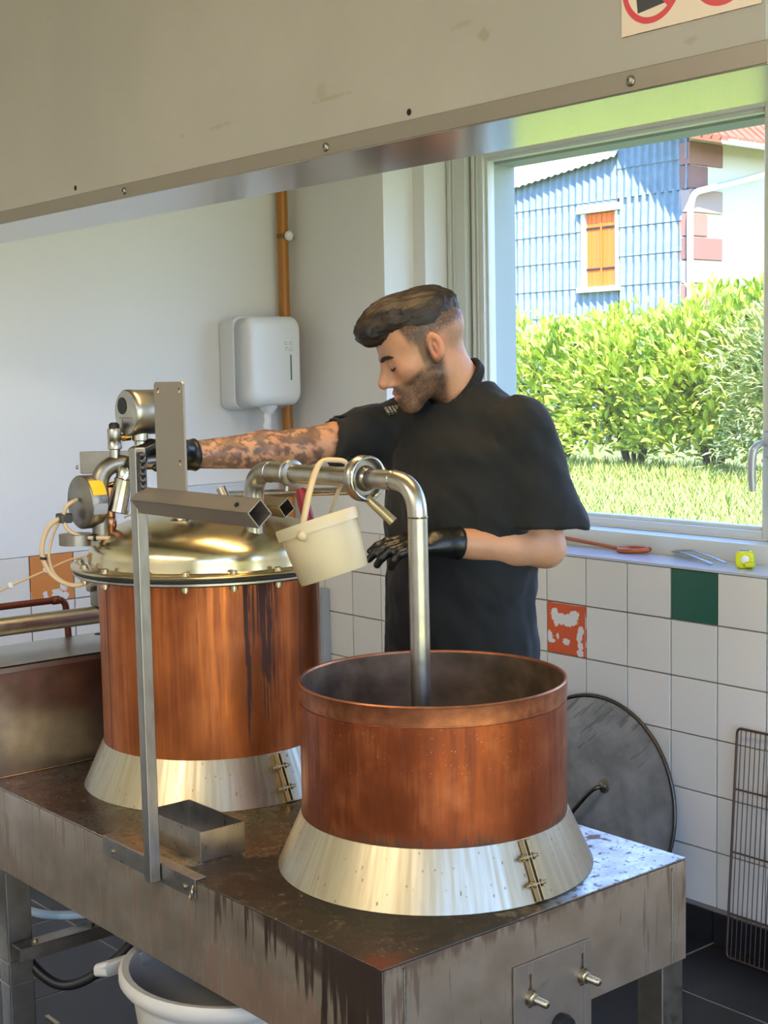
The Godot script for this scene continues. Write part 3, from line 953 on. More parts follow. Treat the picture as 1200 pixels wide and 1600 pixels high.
func house_side(t: Node3D) -> void:
	var X := -10.74
	var Z := -16.0
	var w := MB.new()
	w.span(V(X - 3.9, 0, Z - 9.0), V(X, 5.1, Z - 0.32), 0.0)
	w.span(V(X - 0.05, 0, Z - 0.32), V(X, 5.1, Z - 0.02), 0.0)
	part("wall", w, mat(Color(0.84, 0.82, 0.74), 0.85), t)
	# quoin stones up the corner, long and short in turn
	var stone := [mat(Color(0.58, 0.42, 0.37), 0.9), mat(Color(0.66, 0.56, 0.50), 0.9), mat(Color(0.52, 0.38, 0.34), 0.9)]
	for k in 13:
		var q := MB.new()
		var l: float = 0.85 if k % 2 == 0 else 0.45
		q.span(V(X - 0.2, 0.38 * k, Z - l), V(X + 0.035, 0.38 * k + 0.365, Z + 0.03), 0.015)
		part("quoin_stone", q, stone[k % 3], t)
	# eaves along the side wall: gutter, downpipe with an offset, first courses of roof tiles
	var gw := mat(Color(0.86, 0.88, 0.88), 0.35, 0.3)
	var ZE := Z + 0.65
	var gu := MB.new()
	gu.lathe([Vector2(0.075, 0), Vector2(0.075, 9.5)], 12, Transform3D(Basis(V(0, 1, 0), V(0, 0, -1), V(-1, 0, 0)), V(X + 0.62, 4.88, ZE - 0.75)), PI * 0.5, PI * 1.5)
	gu.lathe([Vector2(0.068, 0), Vector2(0.068, 9.5)], 12, Transform3D(Basis(V(0, 1, 0), V(0, 0, -1), V(-1, 0, 0)), V(X + 0.62, 4.88, ZE - 0.75)), PI * 0.5, PI * 1.5)
	part("gutter", gu, gw, t)
	var dp := MB.new()
	dp.tube(fillet([V(X + 0.62, 4.82, Z - 2.2), V(X + 0.60, 4.62, Z - 2.15), V(X + 0.10, 4.10, Z + 0.02), V(X + 0.08, 3.85, Z + 0.08), V(X + 0.08, 0, Z + 0.08)], 0.18, 6), 0.055, 10)
	part("downpipe", dp, gw, t)
	# roof slope over this wall, its verge standing out past the barn wall
	var tile_m := [mat(Color(0.66, 0.36, 0.24), 0.85), mat(Color(0.60, 0.31, 0.20), 0.85), mat(Color(0.71, 0.42, 0.29), 0.85)]
	var dk := MB.new()
	var e0 := V(X + 0.55, 4.96, 0)
	var e1 := V(X - 4.2, 9.0, 0)
	dk.flat([V(e0.x, e0.y, ZE), V(e1.x, e1.y, ZE), V(e1.x, e1.y, Z - 9.0), V(e0.x, e0.y, Z - 9.0)])
	dk.flat([V(e0.x, e0.y - 0.12, ZE), V(e1.x, e1.y - 0.12, ZE), V(e1.x, e1.y - 0.12, Z - 9.0), V(e0.x, e0.y - 0.12, Z - 9.0)])
	dk.flat([V(e0.x, e0.y - 0.12, ZE), V(e0.x, e0.y, ZE), V(e1.x, e1.y, ZE), V(e1.x, e1.y - 0.12, ZE)])
	dk.flat([V(e0.x, e0.y - 0.12, ZE), V(e0.x, e0.y, ZE), V(e0.x, e0.y, Z - 9.0), V(e0.x, e0.y - 0.12, Z - 9.0)])
	part("roof_deck", dk, mat(Color(0.52, 0.33, 0.24), 0.9), t)
	var up := (e1 - e0).normalized()
	var nn := V(-up.y, up.x, 0) * -1.0
	var rt := MB.new()
	rt.lathe([Vector2(0.11, 0), Vector2(0.085, 0.46)], 8, Transform3D(Basis(V(0, 0, 1), up, V(0, 0, 1).cross(up)), Vector3.ZERO), 0, PI)
	var rm := rt.mesh()
	for r in 5:
		for c in 22:
			part("roof_tile", rm, tile_m[rng.randi() % 3], t, e0 + up * (0.40 * r - 0.06) + nn * (0.0) + V(0, 0.02, ZE - 0.12 - 0.235 * c))

# ---------------------------------------------------------------- extraction hood over the stills
func hood() -> void:
	var t := thing("extraction_hood", "large beige extraction hood with a riveted steel trim above the stills", "hood", V(0, 0, 0))
	var Z := 1.75
	var Y := 1.807
	var x0 := 0.25
	var x1 := 3.20
	var b := MB.new()
	b.span(V(x0, Y + 0.02, Z - 0.006), V(x1 - 0.004, 2.45, Z), 0.001)
	for k in b.v.size(): b.t[k] = Vector2((b.v[k].x - x0) / (x1 - x0), (2.45 - b.v[k].y) / 0.64)
	part("front_panel", b, M.hood_panel, t)
	var tr := MB.new()
	tr.span(V(x0, Y, Z - 0.004), V(x1, Y + 0.023, Z + 0.003), 0.001)
	part("trim_strip", tr, mat(Color(0.50, 0.455, 0.40), 0.4, 0.35), t)
	# turned-in lower lip, polished
	var lip := MB.new()
	lip.span(V(x0, Y - 0.0012, Z - 0.165), V(x1, Y + 0.0012, Z + 0.002), 0.0006)
	lip.span(V(x0, Y - 0.0012, Z - 0.167), V(x1, Y + 0.03, Z - 0.164), 0.0006)
	part("lip", lip, mat(Color(0.70, 0.68, 0.64), 0.16, 1.0), t)
	var box := MB.new()
	box.span(V(x0, 2.44, 0.75), V(x1, 2.45, Z), 0.001)            # crown
	box.span(V(x0, 2.40, 0.745), V(x1, 2.45, 0.752), 0.001)       # short back
	box.span(V(x0, Y + 0.02, Z - 0.30), V(x0 + 0.006, 2.45, Z), 0.001)
	box.span(V(x1 - 0.006, Y + 0.02, Z - 0.12), V(x1, 2.45, Z - 0.006), 0.001)
	box.span(V(x1 - 0.006, 2.40, 0.75), V(x1, 2.45, Z - 0.12), 0.001)
	part("canopy", box, mat(Color(0.74, 0.70, 0.62), 0.4, 0.5), t)
	var du := MB.new()
	du.cyl(V(1.9, 2.45, 1.2), V(1.9, 2.75, 1.2), 0.16, 24)
	part("duct", du, M.steel, t)
	# domed rivets along the trim, bare holes above it
	for x in [1.943, 2.489, 3.026]:
		var r := MB.new()
		r.lathe([Vector2(0.0060, 0), Vector2(0.0060, 0.0012), Vector2(0.0042, 0.0032), Vector2(0.002, 0.0036), Vector2(0.002, 0.002), Vector2(0, 0.002)], 16, Transform3D(Basis(V(1, 0, 0), V(0, 0, 1), V(0, -1, 0)), V(x, 1.818, Z + 0.003)))
		part("rivet", r, M.steel_dull, t)
	for p in [V(1.77, 1.842, Z), V(2.659, 1.840, Z)]:
		var r := MB.new()
		r.lathe([Vector2(0.0044, 0), Vector2(0.0042, 0.0006), Vector2(0, 0.0006)], 14, Transform3D(Basis(V(1, 0, 0), V(0, 0, 1), V(0, -1, 0)), p))
		part("screw_hole", r, M.black_hole, t)
	# warm lamp under the crown, lighting the stills
	var lamp := thing("hood_lamp", "warm strip lamp fixed up inside the hood over the stills", "lamp", V(1.9, 2.425, 1.22))
	var h := MB.new()
	h.cbox(V(0, 0.004, 0), V(1.30, 0.02, 0.14), 0.004)
	part("housing", h, M.white_plastic, lamp)
	var df := MB.new()
	df.cbox(V(0, -0.012, 0), V(1.26, 0.012, 0.11), 0.003)
	part("diffuser", df, mat(Color(0.95, 0.9, 0.8), 0.5, 0, {"emission_enabled": true, "emission": Color(1.0, 0.80, 0.50), "emission_energy_multiplier": 3.0}), lamp)
	var l := AreaLight3D.new()
	l.name = "strip_light"
	l.area_size = Vector2(1.26, 0.11)
	l.light_color = Color(1.0, 0.86, 0.64)
	l.light_energy = 0.32
	l.shadow_enabled = true
	l.set("area_range", 8.0)
	lamp.add_child(l)
	l.position = V(0, -0.022, 0)
	l.rotation = V(-PI / 2, 0, 0)
	# prohibition sign stuck to the panel
	var sg := thing("prohibition_sign", "white sticker with two red prohibition circles, one over a black handset", "sign", V(3.1015, 1.911, Z + 0.001))
	var n := 320
	var pr := tex(n * 2, n, func(x: int, y: int):
		var q := Color(0.80, 0.71, 0.62)
		var red := Color(0.74, 0.17, 0.19)
		var black := Color(0.10, 0.10, 0.11)
		for k in 2:
			var c := Vector2(n * (0.46 + 1.02 * k), n * 0.47)
			var d := Vector2(x, y) - c
			var r := d.length() / n
			if k == 0 and absf(d.rotated(0.12).x) < n * 0.24 and absf(d.rotated(0.12).y - n * 0.10) < n * 0.17: q = black
			if k == 0 and absf(d.rotated(0.12).x) < n * 0.19 and absf(d.rotated(0.12).y + n * 0.02) < n * 0.05: q = Color(0.55, 0.52, 0.48)
			if k == 1 and absf(d.x) < n * 0.05 and absf(d.y) < n * 0.22: q = black
			if (r > 0.37 and r < 0.445) or (r < 0.4 and absf(d.rotated(-PI / 4).y) < n * 0.033): q = red
		return q)
	var pl := MB.new()
	pl.cbox(Vector3.ZERO, V(0.179, 0.0895, 0.0016), 0.0004)
	part("print", pl, mat(Color.WHITE, 0.4, 0, {"albedo_texture": pr, "uv1_scale": V(1.0 / 0.179, -1.0 / 0.0895, 1), "uv1_offset": V(0.5, 0.5, 0)}), sg)

# ---------------------------------------------------------------- the steel bench
func bench() -> void:
	var t := thing("steel_bench", "stained stainless steel bench carrying the two copper stills", "bench", V(0, 0, 0))
	var top := MB.new()
	top.span(V(0.97, 0.646, 1.01), V(2.52, 0.650, 1.71), 0.0012)
	for k in top.v.size():
		top.t[k] = Vector2((top.v[k].x - 0.97) / 1.55, (top.v[k].z - 1.01) / 0.70)
	part("bench_top", top, M.bench_top, t)
	var a := MB.new()
	a.span(V(0.97, 0.466, 1.706), V(2.520, 0.6455, 1.710), 0.001)
	a.span(V(0.97, 0.466, 1.690), V(2.520, 0.469, 1.706), 0.001)
	for k in a.v.size():
		a.t[k] = Vector2((a.v[k].x - 0.97) / 1.55, (0.65 - a.v[k].y) / 0.185)
	part("front_apron", a, M.apron_long, t)
	var e := MB.new()
	e.span(V(2.516, 0.466, 1.01), V(2.520, 0.6455, 1.7058), 0.001)
	e.span(V(2.50, 0.466, 1.01), V(2.516, 0.469, 1.69), 0.001)
	for k in e.v.size():
		e.t[k] = Vector2((1.71 - e.v[k].z) / 0.70, (0.65 - e.v[k].y) / 0.185)
	part("end_apron", e, M.apron_end, t)
	var bk := MB.new()
	bk.span(V(0.97, 0.466, 1.010), V(2.515, 0.6455, 1.014), 0.001)
	part("back_apron", bk, M.steel_dull, t)
	for p in [[1.205, 1.648, 0.048], [2.455, 1.648, 0.058], [2.4575, 1.012, 0.058], [1.205, 1.014, 0.058]]:
		var lg := MB.new()
		lg.span(V(p[0], 0.012, p[1]), V(p[0] + (0.048 if p[2] < 0.05 else 0.058), 0.645, p[1] + 0.058), 0.003)
		lg.cyl(V(p[0] + 0.028, 0, p[1] + 0.03), V(p[0] + 0.028, 0.014, p[1] + 0.03), 0.022, 14)
		part("leg", lg, M.steel_dull, t)
	# raised weld beads down the end apron and along the corner
	for z in [1.05, 1.668]:
		var wd := MB.new()
		var pts := []
		var rad := []
		for k in 40:
			pts.append(V(2.5205, 0.468 + 0.172 * k / 39.0, z + 0.0008 * sin(k * 2.3)))
			rad.append(0.0016 + 0.0008 * absf(sin(k * 1.9)))
		wd.tube(pts, rad, 6)
		part("weld", wd, M.steel_dull, t)
	# angle brackets and clips under the left end
	var br := MB.new()
	br.bar(V(1.277, 0.300, 1.70), V(1.277, 0.300, 1.06), 0.042, 0.004, Vector3.UP)
	br.bar(V(1.297, 0.287, 1.70), V(1.297, 0.287, 1.06), 0.004, 0.030, Vector3.UP)
	part("brace", br, M.steel_dull, t)
	var br2 := MB.new()
	br2.bar(V(1.28, 0.305, 1.52), V(1.42, 0.45, 1.52), 0.012, 0.006, V(0, 0, 1))
	part("brace", br2, M.steel_dull, t)
	for y in [0.205, 0.255]:
		var cl := MB.new()
		cl.span(V(1.203, y, 1.646), V(1.2555, y + 0.004, 1.708), 0.001)
		part("leg_clip", cl, M.steel, t)
	hexbolt(t, V(1.278, 0.302, 1.655), Vector3.UP, 0.006)
	# adjusting plate bolted to the end apron: two slots, two long bolts, a black knob
	var m := part("adjusting_plate", plate_with_slots(), mat(Color(0.62, 0.56, 0.50), 0.42, 0.8, {"roughness_texture": noise_tex(133, 0.02, 0.8, 1.2), "uv1_triplanar": true, "uv1_scale": V(4, 4, 4)}), t)
	m.position = V(2.523, 0.470, 1.355)
	for p in [V(2.525, 0.517, 1.409), V(2.525, 0.517, 1.287)]:
		var st := MB.new()
		st.cyl(p, p + V(0.038, 0, 0), 0.0058, 12, 0.001)
		for k in 9:
			st.lathe([Vector2(0.0056, 0), Vector2(0.0066, 0.0012), Vector2(0.0056, 0.0024)], 12, Transform3D(Basis(V(0, 1, 0), V(1, 0, 0), V(0, 0, -1)), p + V(0.014 + k * 0.0024, 0, 0)))
		var bo := part("stud", st, M.bolt, t)
		var nu := MB.new()
		nu.lathe([Vector2(0, 0), Vector2(0.0135, 0), Vector2(0.0135, 0.002), Vector2(0, 0.002)], 20, Transform3D(Basis(V(0, 1, 0), V(1, 0, 0), V(0, 0, -1)), p))
		nu.lathe([Vector2(0, 0.002), Vector2(0.0112, 0.002), Vector2(0.0112, 0.010), Vector2(0.009, 0.0115), Vector2(0, 0.0115)], 6, Transform3D(Basis(V(0, 1, 0), V(1, 0, 0), V(0, 0, -1)), p))
		part("nut", nu, M.bolt, bo)
	var kn := MB.new()
	kn.lathe([Vector2(0, 0), Vector2(0.019, 0), Vector2(0.020, 0.012), Vector2(0.017, 0.020), Vector2(0, 0.021)], 20, Transform3D(Basis(V(0, 1, 0), V(1, 0, 0), V(0, 0, -1)), V(2.525, 0.452, 1.343)))
	part("knob", kn, M.rubber, t)
	# open tin tray
	var tb := thing("metal_tray", "small open rectangular steel tray with dark residue inside", "tray", V(1.862, 0.6502, 1.607))
	var bx := MB.new()
	var sx := 0.092
	var sz := 0.047
	var hh := 0.055
	bx.span(V(-sx, 0, -sz), V(sx, 0.002, sz), 0.0005)
	for s in [-1, 1]:
		bx.span(V(-sx, 0, s * sz - 0.001), V(sx, hh, s * sz + 0.001), 0.0005)
		bx.span(V(s * sx - 0.001, 0, -sz), V(s * sx + 0.001, hh, sz), 0.0005)
	part("tray_body", bx, M.steel, tb)
	var rs := MB.new()
	rs.lathe([Vector2(0.04, 0.002), Vector2(0.035, 0.003), Vector2(0.02, 0.0055), Vector2(0, 0.006)], 16, Transform3D(Basis().scaled(V(1.3, 1, 0.8)), V(0.01, 0, 0)))
	part("residue", rs, mat(Color(0.14, 0.10, 0.06), 0.7), tb)

func plate_with_slots() -> ArrayMesh:
	var b := MB.new()
	# local: x out of the apron, y up, z along it; slots cut out of the sheet by building it in strips
	var h := 0.105
	var w := 0.090
	var t := 0.002
	var sl := 0.0045
	var cuts := [-w, -0.068 - sl, -0.068 + sl, 0.054 - sl, 0.054 + sl, w]
	for k in 5:
		if k % 2 == 0:
			b.span(V(-t, -h, cuts[k]), V(t, h, cuts[k + 1]), 0.0008)
		else:
			b.span(V(-t, -h, cuts[k]), V(t, 0.030, cuts[k + 1]), 0.0008)
			b.span(V(-t, 0.085, cuts[k]), V(t, h, cuts[k + 1]), 0.0008)
	return b.mesh()

func hexbolt(parent: Node, p: Vector3, d: Vector3, r: float, called := "bolt") -> void:
	var x := d.cross(V(0.3, 0.5, 0.8)).normalized()
	var b := MB.new()
	b.lathe([Vector2(0, 0), Vector2(r * 1.35, 0), Vector2(r * 1.35, r * 0.25), Vector2(r, r * 0.25), Vector2(r, r * 0.95), Vector2(r * 0.8, r * 1.1), Vector2(0, r * 1.1)], 6, Transform3D(Basis(x, d, x.cross(d)), p))
	part(called, b, M.bolt, parent)

# ---------------------------------------------------------------- copper stills
func skirt(t: Node, r0: float, r1: float, y1: float, facing: float, seam_at: float) -> void:
	# sheet cone round the foot, open at one seam that a bolted strip closes
	var b := MB.new()
	b.lathe([Vector2(r0, 0.0006), Vector2(r1, y1), Vector2(r1 - 0.0015, y1), Vector2(r0 - 0.0015, 0.0006), Vector2(r0, 0.0006)], 96, Transform3D(), facing - PI, facing + PI)
	part("skirt", b, M.skirt, t)
	var sp := MB.new()
	var dir := V(cos(seam_at), 0, sin(seam_at))
	var tang := V(-dir.z, 0, dir.x)
	var a := dir * (r0 + 0.002) + V(0, 0.002, 0)
	var e := dir * (r1 + 0.002) + V(0, y1 - 0.002, 0)
	var out := (e - a).normalized().cross(tang).normalized()
	if out.dot(dir) < 0: out = -out
	sp.box(Transform3D(Basis(tang, (e - a).normalized(), tang.cross((e - a).normalized())), (a + e) * 0.5 + out * 0.001), V(0.022, (e - a).length(), 0.003), 0.001)
	sp.box(Transform3D(Basis(tang, (e - a).normalized(), tang.cross((e - a).normalized())), (a + e) * 0.5 + out * 0.006 + tang * 0.011), V(0.002, (e - a).length(), 0.013), 0.0008)
	sp.box(Transform3D(Basis(tang, (e - a).normalized(), tang.cross((e - a).normalized())), (a + e) * 0.5 + out * 0.006 + tang * 0.004), V(0.002, (e - a).length() * 0.98, 0.013), 0.0008)
	var o := part("seam_strip", sp, mat(Color(0.70, 0.62, 0.48), 0.35, 1.0), t)
	for f in [0.28, 0.72]:
		var p: Vector3 = a.lerp(e, f) + out * 0.008
		var c := MB.new()
		c.cyl(p - tang * 0.012, p + tang * 0.026, 0.0032, 8)
		c.cyl(p + tang * 0.013, p + tang * 0.018, 0.006, 6)
		c.cyl(p - tang * 0.004, p + tang * 0.001, 0.006, 6)
		part("bolt", c, M.bolt, o)

func stills() -> void:
	# --- low open still in front
	var c1 := V(2.215, 0.65, 1.33)
	var f1 := atan2(2.9765 - c1.z, 4.0588 - c1.x)
	var t := thing("open_copper_still", "low open copper still pot on a conical steel skirt, nearest the corner", "still", c1)
	var R := 0.2345
	var b := MB.new()
	b.lathe([Vector2(R, 0.088), Vector2(R, 0.292)], 128, Transform3D(), f1 - PI, f1 + PI)
	part("copper_body", b, M.copper_low, t)
	# inner wall and bottom, tinned and dull
	var inn := MB.new()
	inn.lathe([Vector2(R - 0.004, 0.324), Vector2(R - 0.004, 0.10), Vector2(R - 0.02, 0.085), Vector2(0, 0.080)], 96)
	part("inner_wall", inn, mat(Color(0.52, 0.42, 0.33), 0.5, 0.6, {"albedo_texture": noise_tex(141, 0.01, 0.6, 1.0), "uv1_triplanar": true, "uv1_scale": V(3, 3, 3)}), t)
	# collar band round the rim with a rolled lip; a joint groove under it
	var cb := MB.new()
	cb.lathe([Vector2(R + 0.0008, 0.292), Vector2(R - 0.0012, 0.2925), Vector2(R - 0.0012, 0.2945), Vector2(R + 0.0012, 0.2955), Vector2(R + 0.0012, 0.3225), Vector2(R + 0.002, 0.3255), Vector2(R + 0.0005, 0.328), Vector2(R - 0.003, 0.3275), Vector2(R - 0.0042, 0.324)], 128, Transform3D(), f1 - PI, f1 + PI)
	part("rim_band", cb, mat(Color(0.72, 0.44, 0.29), 0.36, 0.85, {"albedo_texture": noise_tex(142, 0.02, 0.7, 1.0), "uv1_triplanar": true, "uv1_scale": V(4, 4, 4)}), t)
	skirt(t, 0.279, R + 0.0015, 0.0945, f1, f1 - 0.66)
	# --- tall closed still behind
	var c2 := V(1.493, 0.65, 1.32)
	var f2 := atan2(2.9765 - c2.z, 4.0588 - c2.x)
	t = thing("closed_copper_still", "tall copper still with a bolted domed steel lid and tar runs", "still", c2)
	b = MB.new()
	b.lathe([Vector2(R, 0.088), Vector2(R, 0.458)], 128, Transform3D(), f2 - PI, f2 + PI)
	part("copper_body", b, M.copper_tall, t)
	skirt(t, 0.279, R + 0.0015, 0.0945, f2, f2 - 0.57)
	# flange rings with a black seal between them
	var lo := MB.new()
	lo.lathe([Vector2(R, 0.450), Vector2(0.282, 0.4505), Vector2(0.286, 0.4535), Vector2(0.286, 0.4575), Vector2(R, 0.458)], 96)
	part("lower_flange", lo, M.steel, t)
	var se := MB.new()
	se.lathe([Vector2(R, 0.458), Vector2(0.284, 0.458), Vector2(0.285, 0.461), Vector2(0.284, 0.464), Vector2(R, 0.464)], 96)
	part("seal", se, M.rubber, t)
	var gold := mat(Color(0.80, 0.74, 0.60), 0.24, 1.0, {"roughness_texture": noise_tex(143, 0.02, 0.7, 1.3), "uv1_triplanar": true, "uv1_scale": V(4, 4, 4)})
	var li := MB.new()
	var pr := [Vector2(R, 0.464), Vector2(0.288, 0.464), Vector2(0.290, 0.466), Vector2(0.290, 0.470), Vector2(0.287, 0.472), Vector2(0.256, 0.472), Vector2(0.2535, 0.474), Vector2(0.252, 0.492)]
	for k in 13:
		var a := k / 12.0
		pr.append(Vector2(0.252 * cos(a * PI / 2), 0.496 + 0.082 * sin(a * PI / 2)))
	li.lathe(pr, 96)
	var lid := part("domed_lid", li, gold, t)
	# flange bolts: head above, nut below
	for k in 18:
		var a := TAU * k / 18.0 + 0.05
		var p := V(cos(a) * 0.271, 0.472, sin(a) * 0.271)
		var bo := MB.new()
		bo.lathe([Vector2(0, 0), Vector2(0.010, 0), Vector2(0.010, 0.0015), Vector2(0.0075, 0.0018), Vector2(0.0075, 0.007), Vector2(0.005, 0.0085), Vector2(0, 0.0085)], 6, Transform3D(Basis(), p))
		part("flange_bolt", bo, M.bolt, t)
		bo = MB.new()
		bo.lathe([Vector2(0, 0), Vector2(0.0085, 0), Vector2(0.0085, 0.008), Vector2(0, 0.008)], 6, Transform3D(Basis(), p - V(0, 0.030, 0)))
		bo.lathe([Vector2(0, 0), Vector2(0.0045, 0), Vector2(0.0045, 0.004), Vector2(0, 0.004)], 8, Transform3D(Basis(), p - V(0, 0.0335, 0)))
		part("flange_nut", bo, M.bolt, t)
	# small instrument port on the dome with a square cap and a wire
	var q := V(0.045, 0.558, 0.09)
	var po := MB.new()
	po.lathe([Vector2(0.018, -0.015), Vector2(0.018, 0.014), Vector2(0, 0.014)], 24, Transform3D(Basis(), q))
	po.box(Transform3D(Basis(V(0, 1, 0), 0.5), q + V(0, 0.017, 0)), V(0.042, 0.005, 0.042), 0.001)
	po.cyl(q + V(0, 0.018, 0), q + V(0, 0.026, 0), 0.009, 14, 0.001)
	part("instrument_port", po, M.steel_bright, lid)
	var wr := MB.new()
	wr.tube(curve([q + V(0, 0.026, 0), q + V(-0.01, 0.036, 0.01), q + V(-0.05, 0.034, 0.05), q + V(-0.09, 0.012, 0.085)], 6), 0.0022, 6)
	part("wire", wr, M.cream_hose, lid)
	# stirrer socket: slanted stub of tube near the crown
	var sb := MB.new()
	sb.tube([V(0.02, 0.570, -0.05), V(-0.006, 0.620, -0.040)], 0.011, 12)
	part("slanted_stub", sb, M.steel, lid)
	# square hollow socket lying on the dome, open towards the low still
	var so := MB.new()
	hollow(so, V(0.09, 0.590, -0.060), V(0.205, 0.588, -0.060), 0.015, 0.0018, 0.62)
	part("square_socket", so, M.steel, lid)

# ---------------------------------------------------------------- swan-neck pipe from the lid into the open pot
func transfer_pipe() -> void:
	var t := thing("transfer_pipe", "steel pipe arching from the domed lid down into the open pot", "pipe", V(0, 0, 0))
	var Y := 1.318
	var Z := 1.33
	var r := 0.0185
	var k1 := MB.new()
	k1.tube(fillet([V(1.682, 1.185, Z), V(1.682, Y, Z), V(1.80, Y, Z)], 0.062, 12), 0.0205, 24)
	part("rising_bend", k1, M.steel, t)
	var k2 := MB.new()
	k2.tube([V(1.80, Y, Z), V(2.02, Y, Z)], r, 24)
	part("cross_run", k2, M.steel, t)
	var k3 := MB.new()
	k3.tube(fillet([V(2.05, Y, Z), V(2.183, Y, Z), V(2.185, 0.76, Z)], 0.062, 12), 0.0178, 24)
	part("falling_bend", k3, M.steel, t)
	for p in [[V(1.744, Y, Z), V(1, 0, 0)], [V(2.121, Y, Z), V(1, 0, 0)], [V(2.1835, Y - 0.062, Z), V(0, -1, 0)], [V(1.682, Y - 0.062, Z), V(0, -1, 0)]]:      # weld seams
		var w := MB.new()
		w.lathe([Vector2(0.0176, -0.0016), Vector2(0.0216 if p[0].x < 1.9 else 0.0190, 0), Vector2(0.0176, 0.0016)], 24, Transform3D(Basis(V(p[1].y, p[1].x, 0), p[1], V(0, 0, 1)) if p[1].x > 0.5 else Basis(V(1, 0, 0), V(0, 1, 0), V(0, 0, 1)), p[0]))
		part("weld_seam", w, M.steel_bright, t)
	var foot := MB.new()
	foot.lathe([Vector2(0.030, 1.172), Vector2(0.030, 1.178), Vector2(0.0208, 1.180), Vector2(0.0208, 1.19)], 24, Transform3D(Basis(), V(1.682, 0, Z)))
	part("port_collar", foot, M.steel_bright, t)
	# slim union with clamp bolts, then the big clamp union with its lever
	var ax := Basis(V(0, 1, 0), V(1, 0, 0), V(0, 0, -1))
	var u1 := MB.new()
	u1.lathe([Vector2(r, -0.010), Vector2(0.026, -0.008), Vector2(0.0275, -0.003), Vector2(0.024, -0.001), Vector2(0.024, 0.001), Vector2(0.0275, 0.003), Vector2(0.026, 0.008), Vector2(r, 0.010)], 28, Transform3D(ax, V(1.812, Y, Z)))
	u1.cyl(V(1.812, Y - 0.024, Z + 0.01), V(1.812, Y - 0.034, Z + 0.012), 0.004, 8)
	part("slim_union", u1, M.steel, t)
	var u2 := MB.new()
	u2.lathe([Vector2(r, -0.022), Vector2(0.025, -0.020), Vector2(0.027, -0.014), Vector2(0.040, -0.011), Vector2(0.0425, -0.005), Vector2(0.0425, 0.003), Vector2(0.038, 0.008), Vector2(0.031, 0.009), Vector2(0.031, 0.006), Vector2(0.024, 0.006), Vector2(0.022, 0.014), Vector2(r, 0.020)], 40, Transform3D(ax, V(2.035, Y, Z)))
	var un := part("clamp_union", u2, M.steel, t)
	var ri := MB.new()
	var ring := []
	for k in 33:
		var a := TAU * k / 32.0
		ring.append(V(2.0475, Y + cos(a) * 0.0385, Z + sin(a) * 0.0385))
	ri.tube(ring, 0.0042, 8, false)
	part("locking_ring", ri, M.steel_bright, un)
	var lv := MB.new()
	lv.tube([V(2.042, Y - 0.036, Z - 0.002), V(2.060, Y - 0.055, Z - 0.014), V(2.082, Y - 0.080, Z - 0.030)], [0.0080, 0.0088, 0.0094], 14)
	part("lever", lv, mat(Color(0.80, 0.72, 0.55), 0.3, 1.0), un)
	# --- white pail hung on the pipe by its bail
	var pc := V(2.010, 1.195, 1.402)
	var xr := V(0.643, 0, -0.765)
	var up := (Vector3.UP * cos(0.30) - xr * sin(0.30) + V(-0.763, 0, -0.639) * 0.10).normalized()
	var rr := (xr - up * xr.dot(up)).normalized()
	var bs := Basis(rr, up, rr.cross(up))
	var pail := thing("white_pail", "translucent white plastic pail hanging askew from the pipe by its handle", "pail", pc)
	var pm := mat(Color(0.86, 0.77, 0.60), 0.4, 0, {"backlight_enabled": true, "backlight": Color(0.5, 0.46, 0.36), "subsurf_scatter_enabled": false})
	var pb := MB.new()
	pb.lathe([Vector2(0, -0.052), Vector2(0.062, -0.054), Vector2(0.0645, -0.051), Vector2(0.0745, 0.052), Vector2(0.073, 0.052), Vector2(0.0625, -0.050), Vector2(0, -0.049)], 56, Transform3D(bs, Vector3.ZERO))
	part("pail_body", pb, pm, pail)
	var pr := MB.new()
	pr.lathe([Vector2(0.0725, 0.034), Vector2(0.0775, 0.034), Vector2(0.0785, 0.052), Vector2(0.077, 0.055), Vector2(0.0725, 0.054)], 56, Transform3D(bs, Vector3.ZERO))
	part("pail_rim", pr, pm, pail)
	# bail: from the ears over the pipe
	var fz := bs.z
	var hook := V(1.945, Y + r + 0.006, Z) - pc
	var e1 := bs * V(-0.030, 0.036, 0.073)
	var e2 := bs * V(0.012, 0.040, -0.078)
	var hb := MB.new()
	hb.tube(curve([e1, e1.lerp(hook, 0.55) + bs * V(-0.012, 0.012, 0.030), hook + V(-0.012, 0.0, 0.022), hook + V(0.0, 0.006, 0.0), hook + V(0.012, -0.004, -0.024), e2.lerp(hook, 0.5) + bs * V(0.016, 0.0, -0.016), e2], 8), 0.0064, 10, true, 0.6)
	part("bail", hb, pm, pail)
	for e in [e1, e2]:
		var er := MB.new()
		er.ball(e + (bs * V(0, -0.004, 0)), V(0.009, 0.009, 0.009), 12)
		part("ear", er, pm, pail)
	var rd := MB.new()
	var r0 := pc + bs * V(-0.022, -0.030, -0.02)
	var r1 := pc + bs * V(-0.012, 0.118, -0.035)
	rd.tube([r0, r0.lerp(r1, 0.45), r0.lerp(r1, 0.6), r0.lerp(r1, 0.95), r1], [0.006, 0.007, 0.0115, 0.0115, 0.007], 12)
	solo("red_tool_handle", rd, mat(Color(0.55, 0.05, 0.05), 0.35), "red tool handle sticking up out of the white pail", "tool")
	# long thin rod lying across behind the pipe
	var ro := MB.new()
	ro.tube([V(1.40, 1.245, 1.20), V(1.93, 1.283, 1.20)], 0.0085, 14)
	solo("stirring_rod", ro, M.steel, "thin steel tube running across behind the arching pipe", "rod")

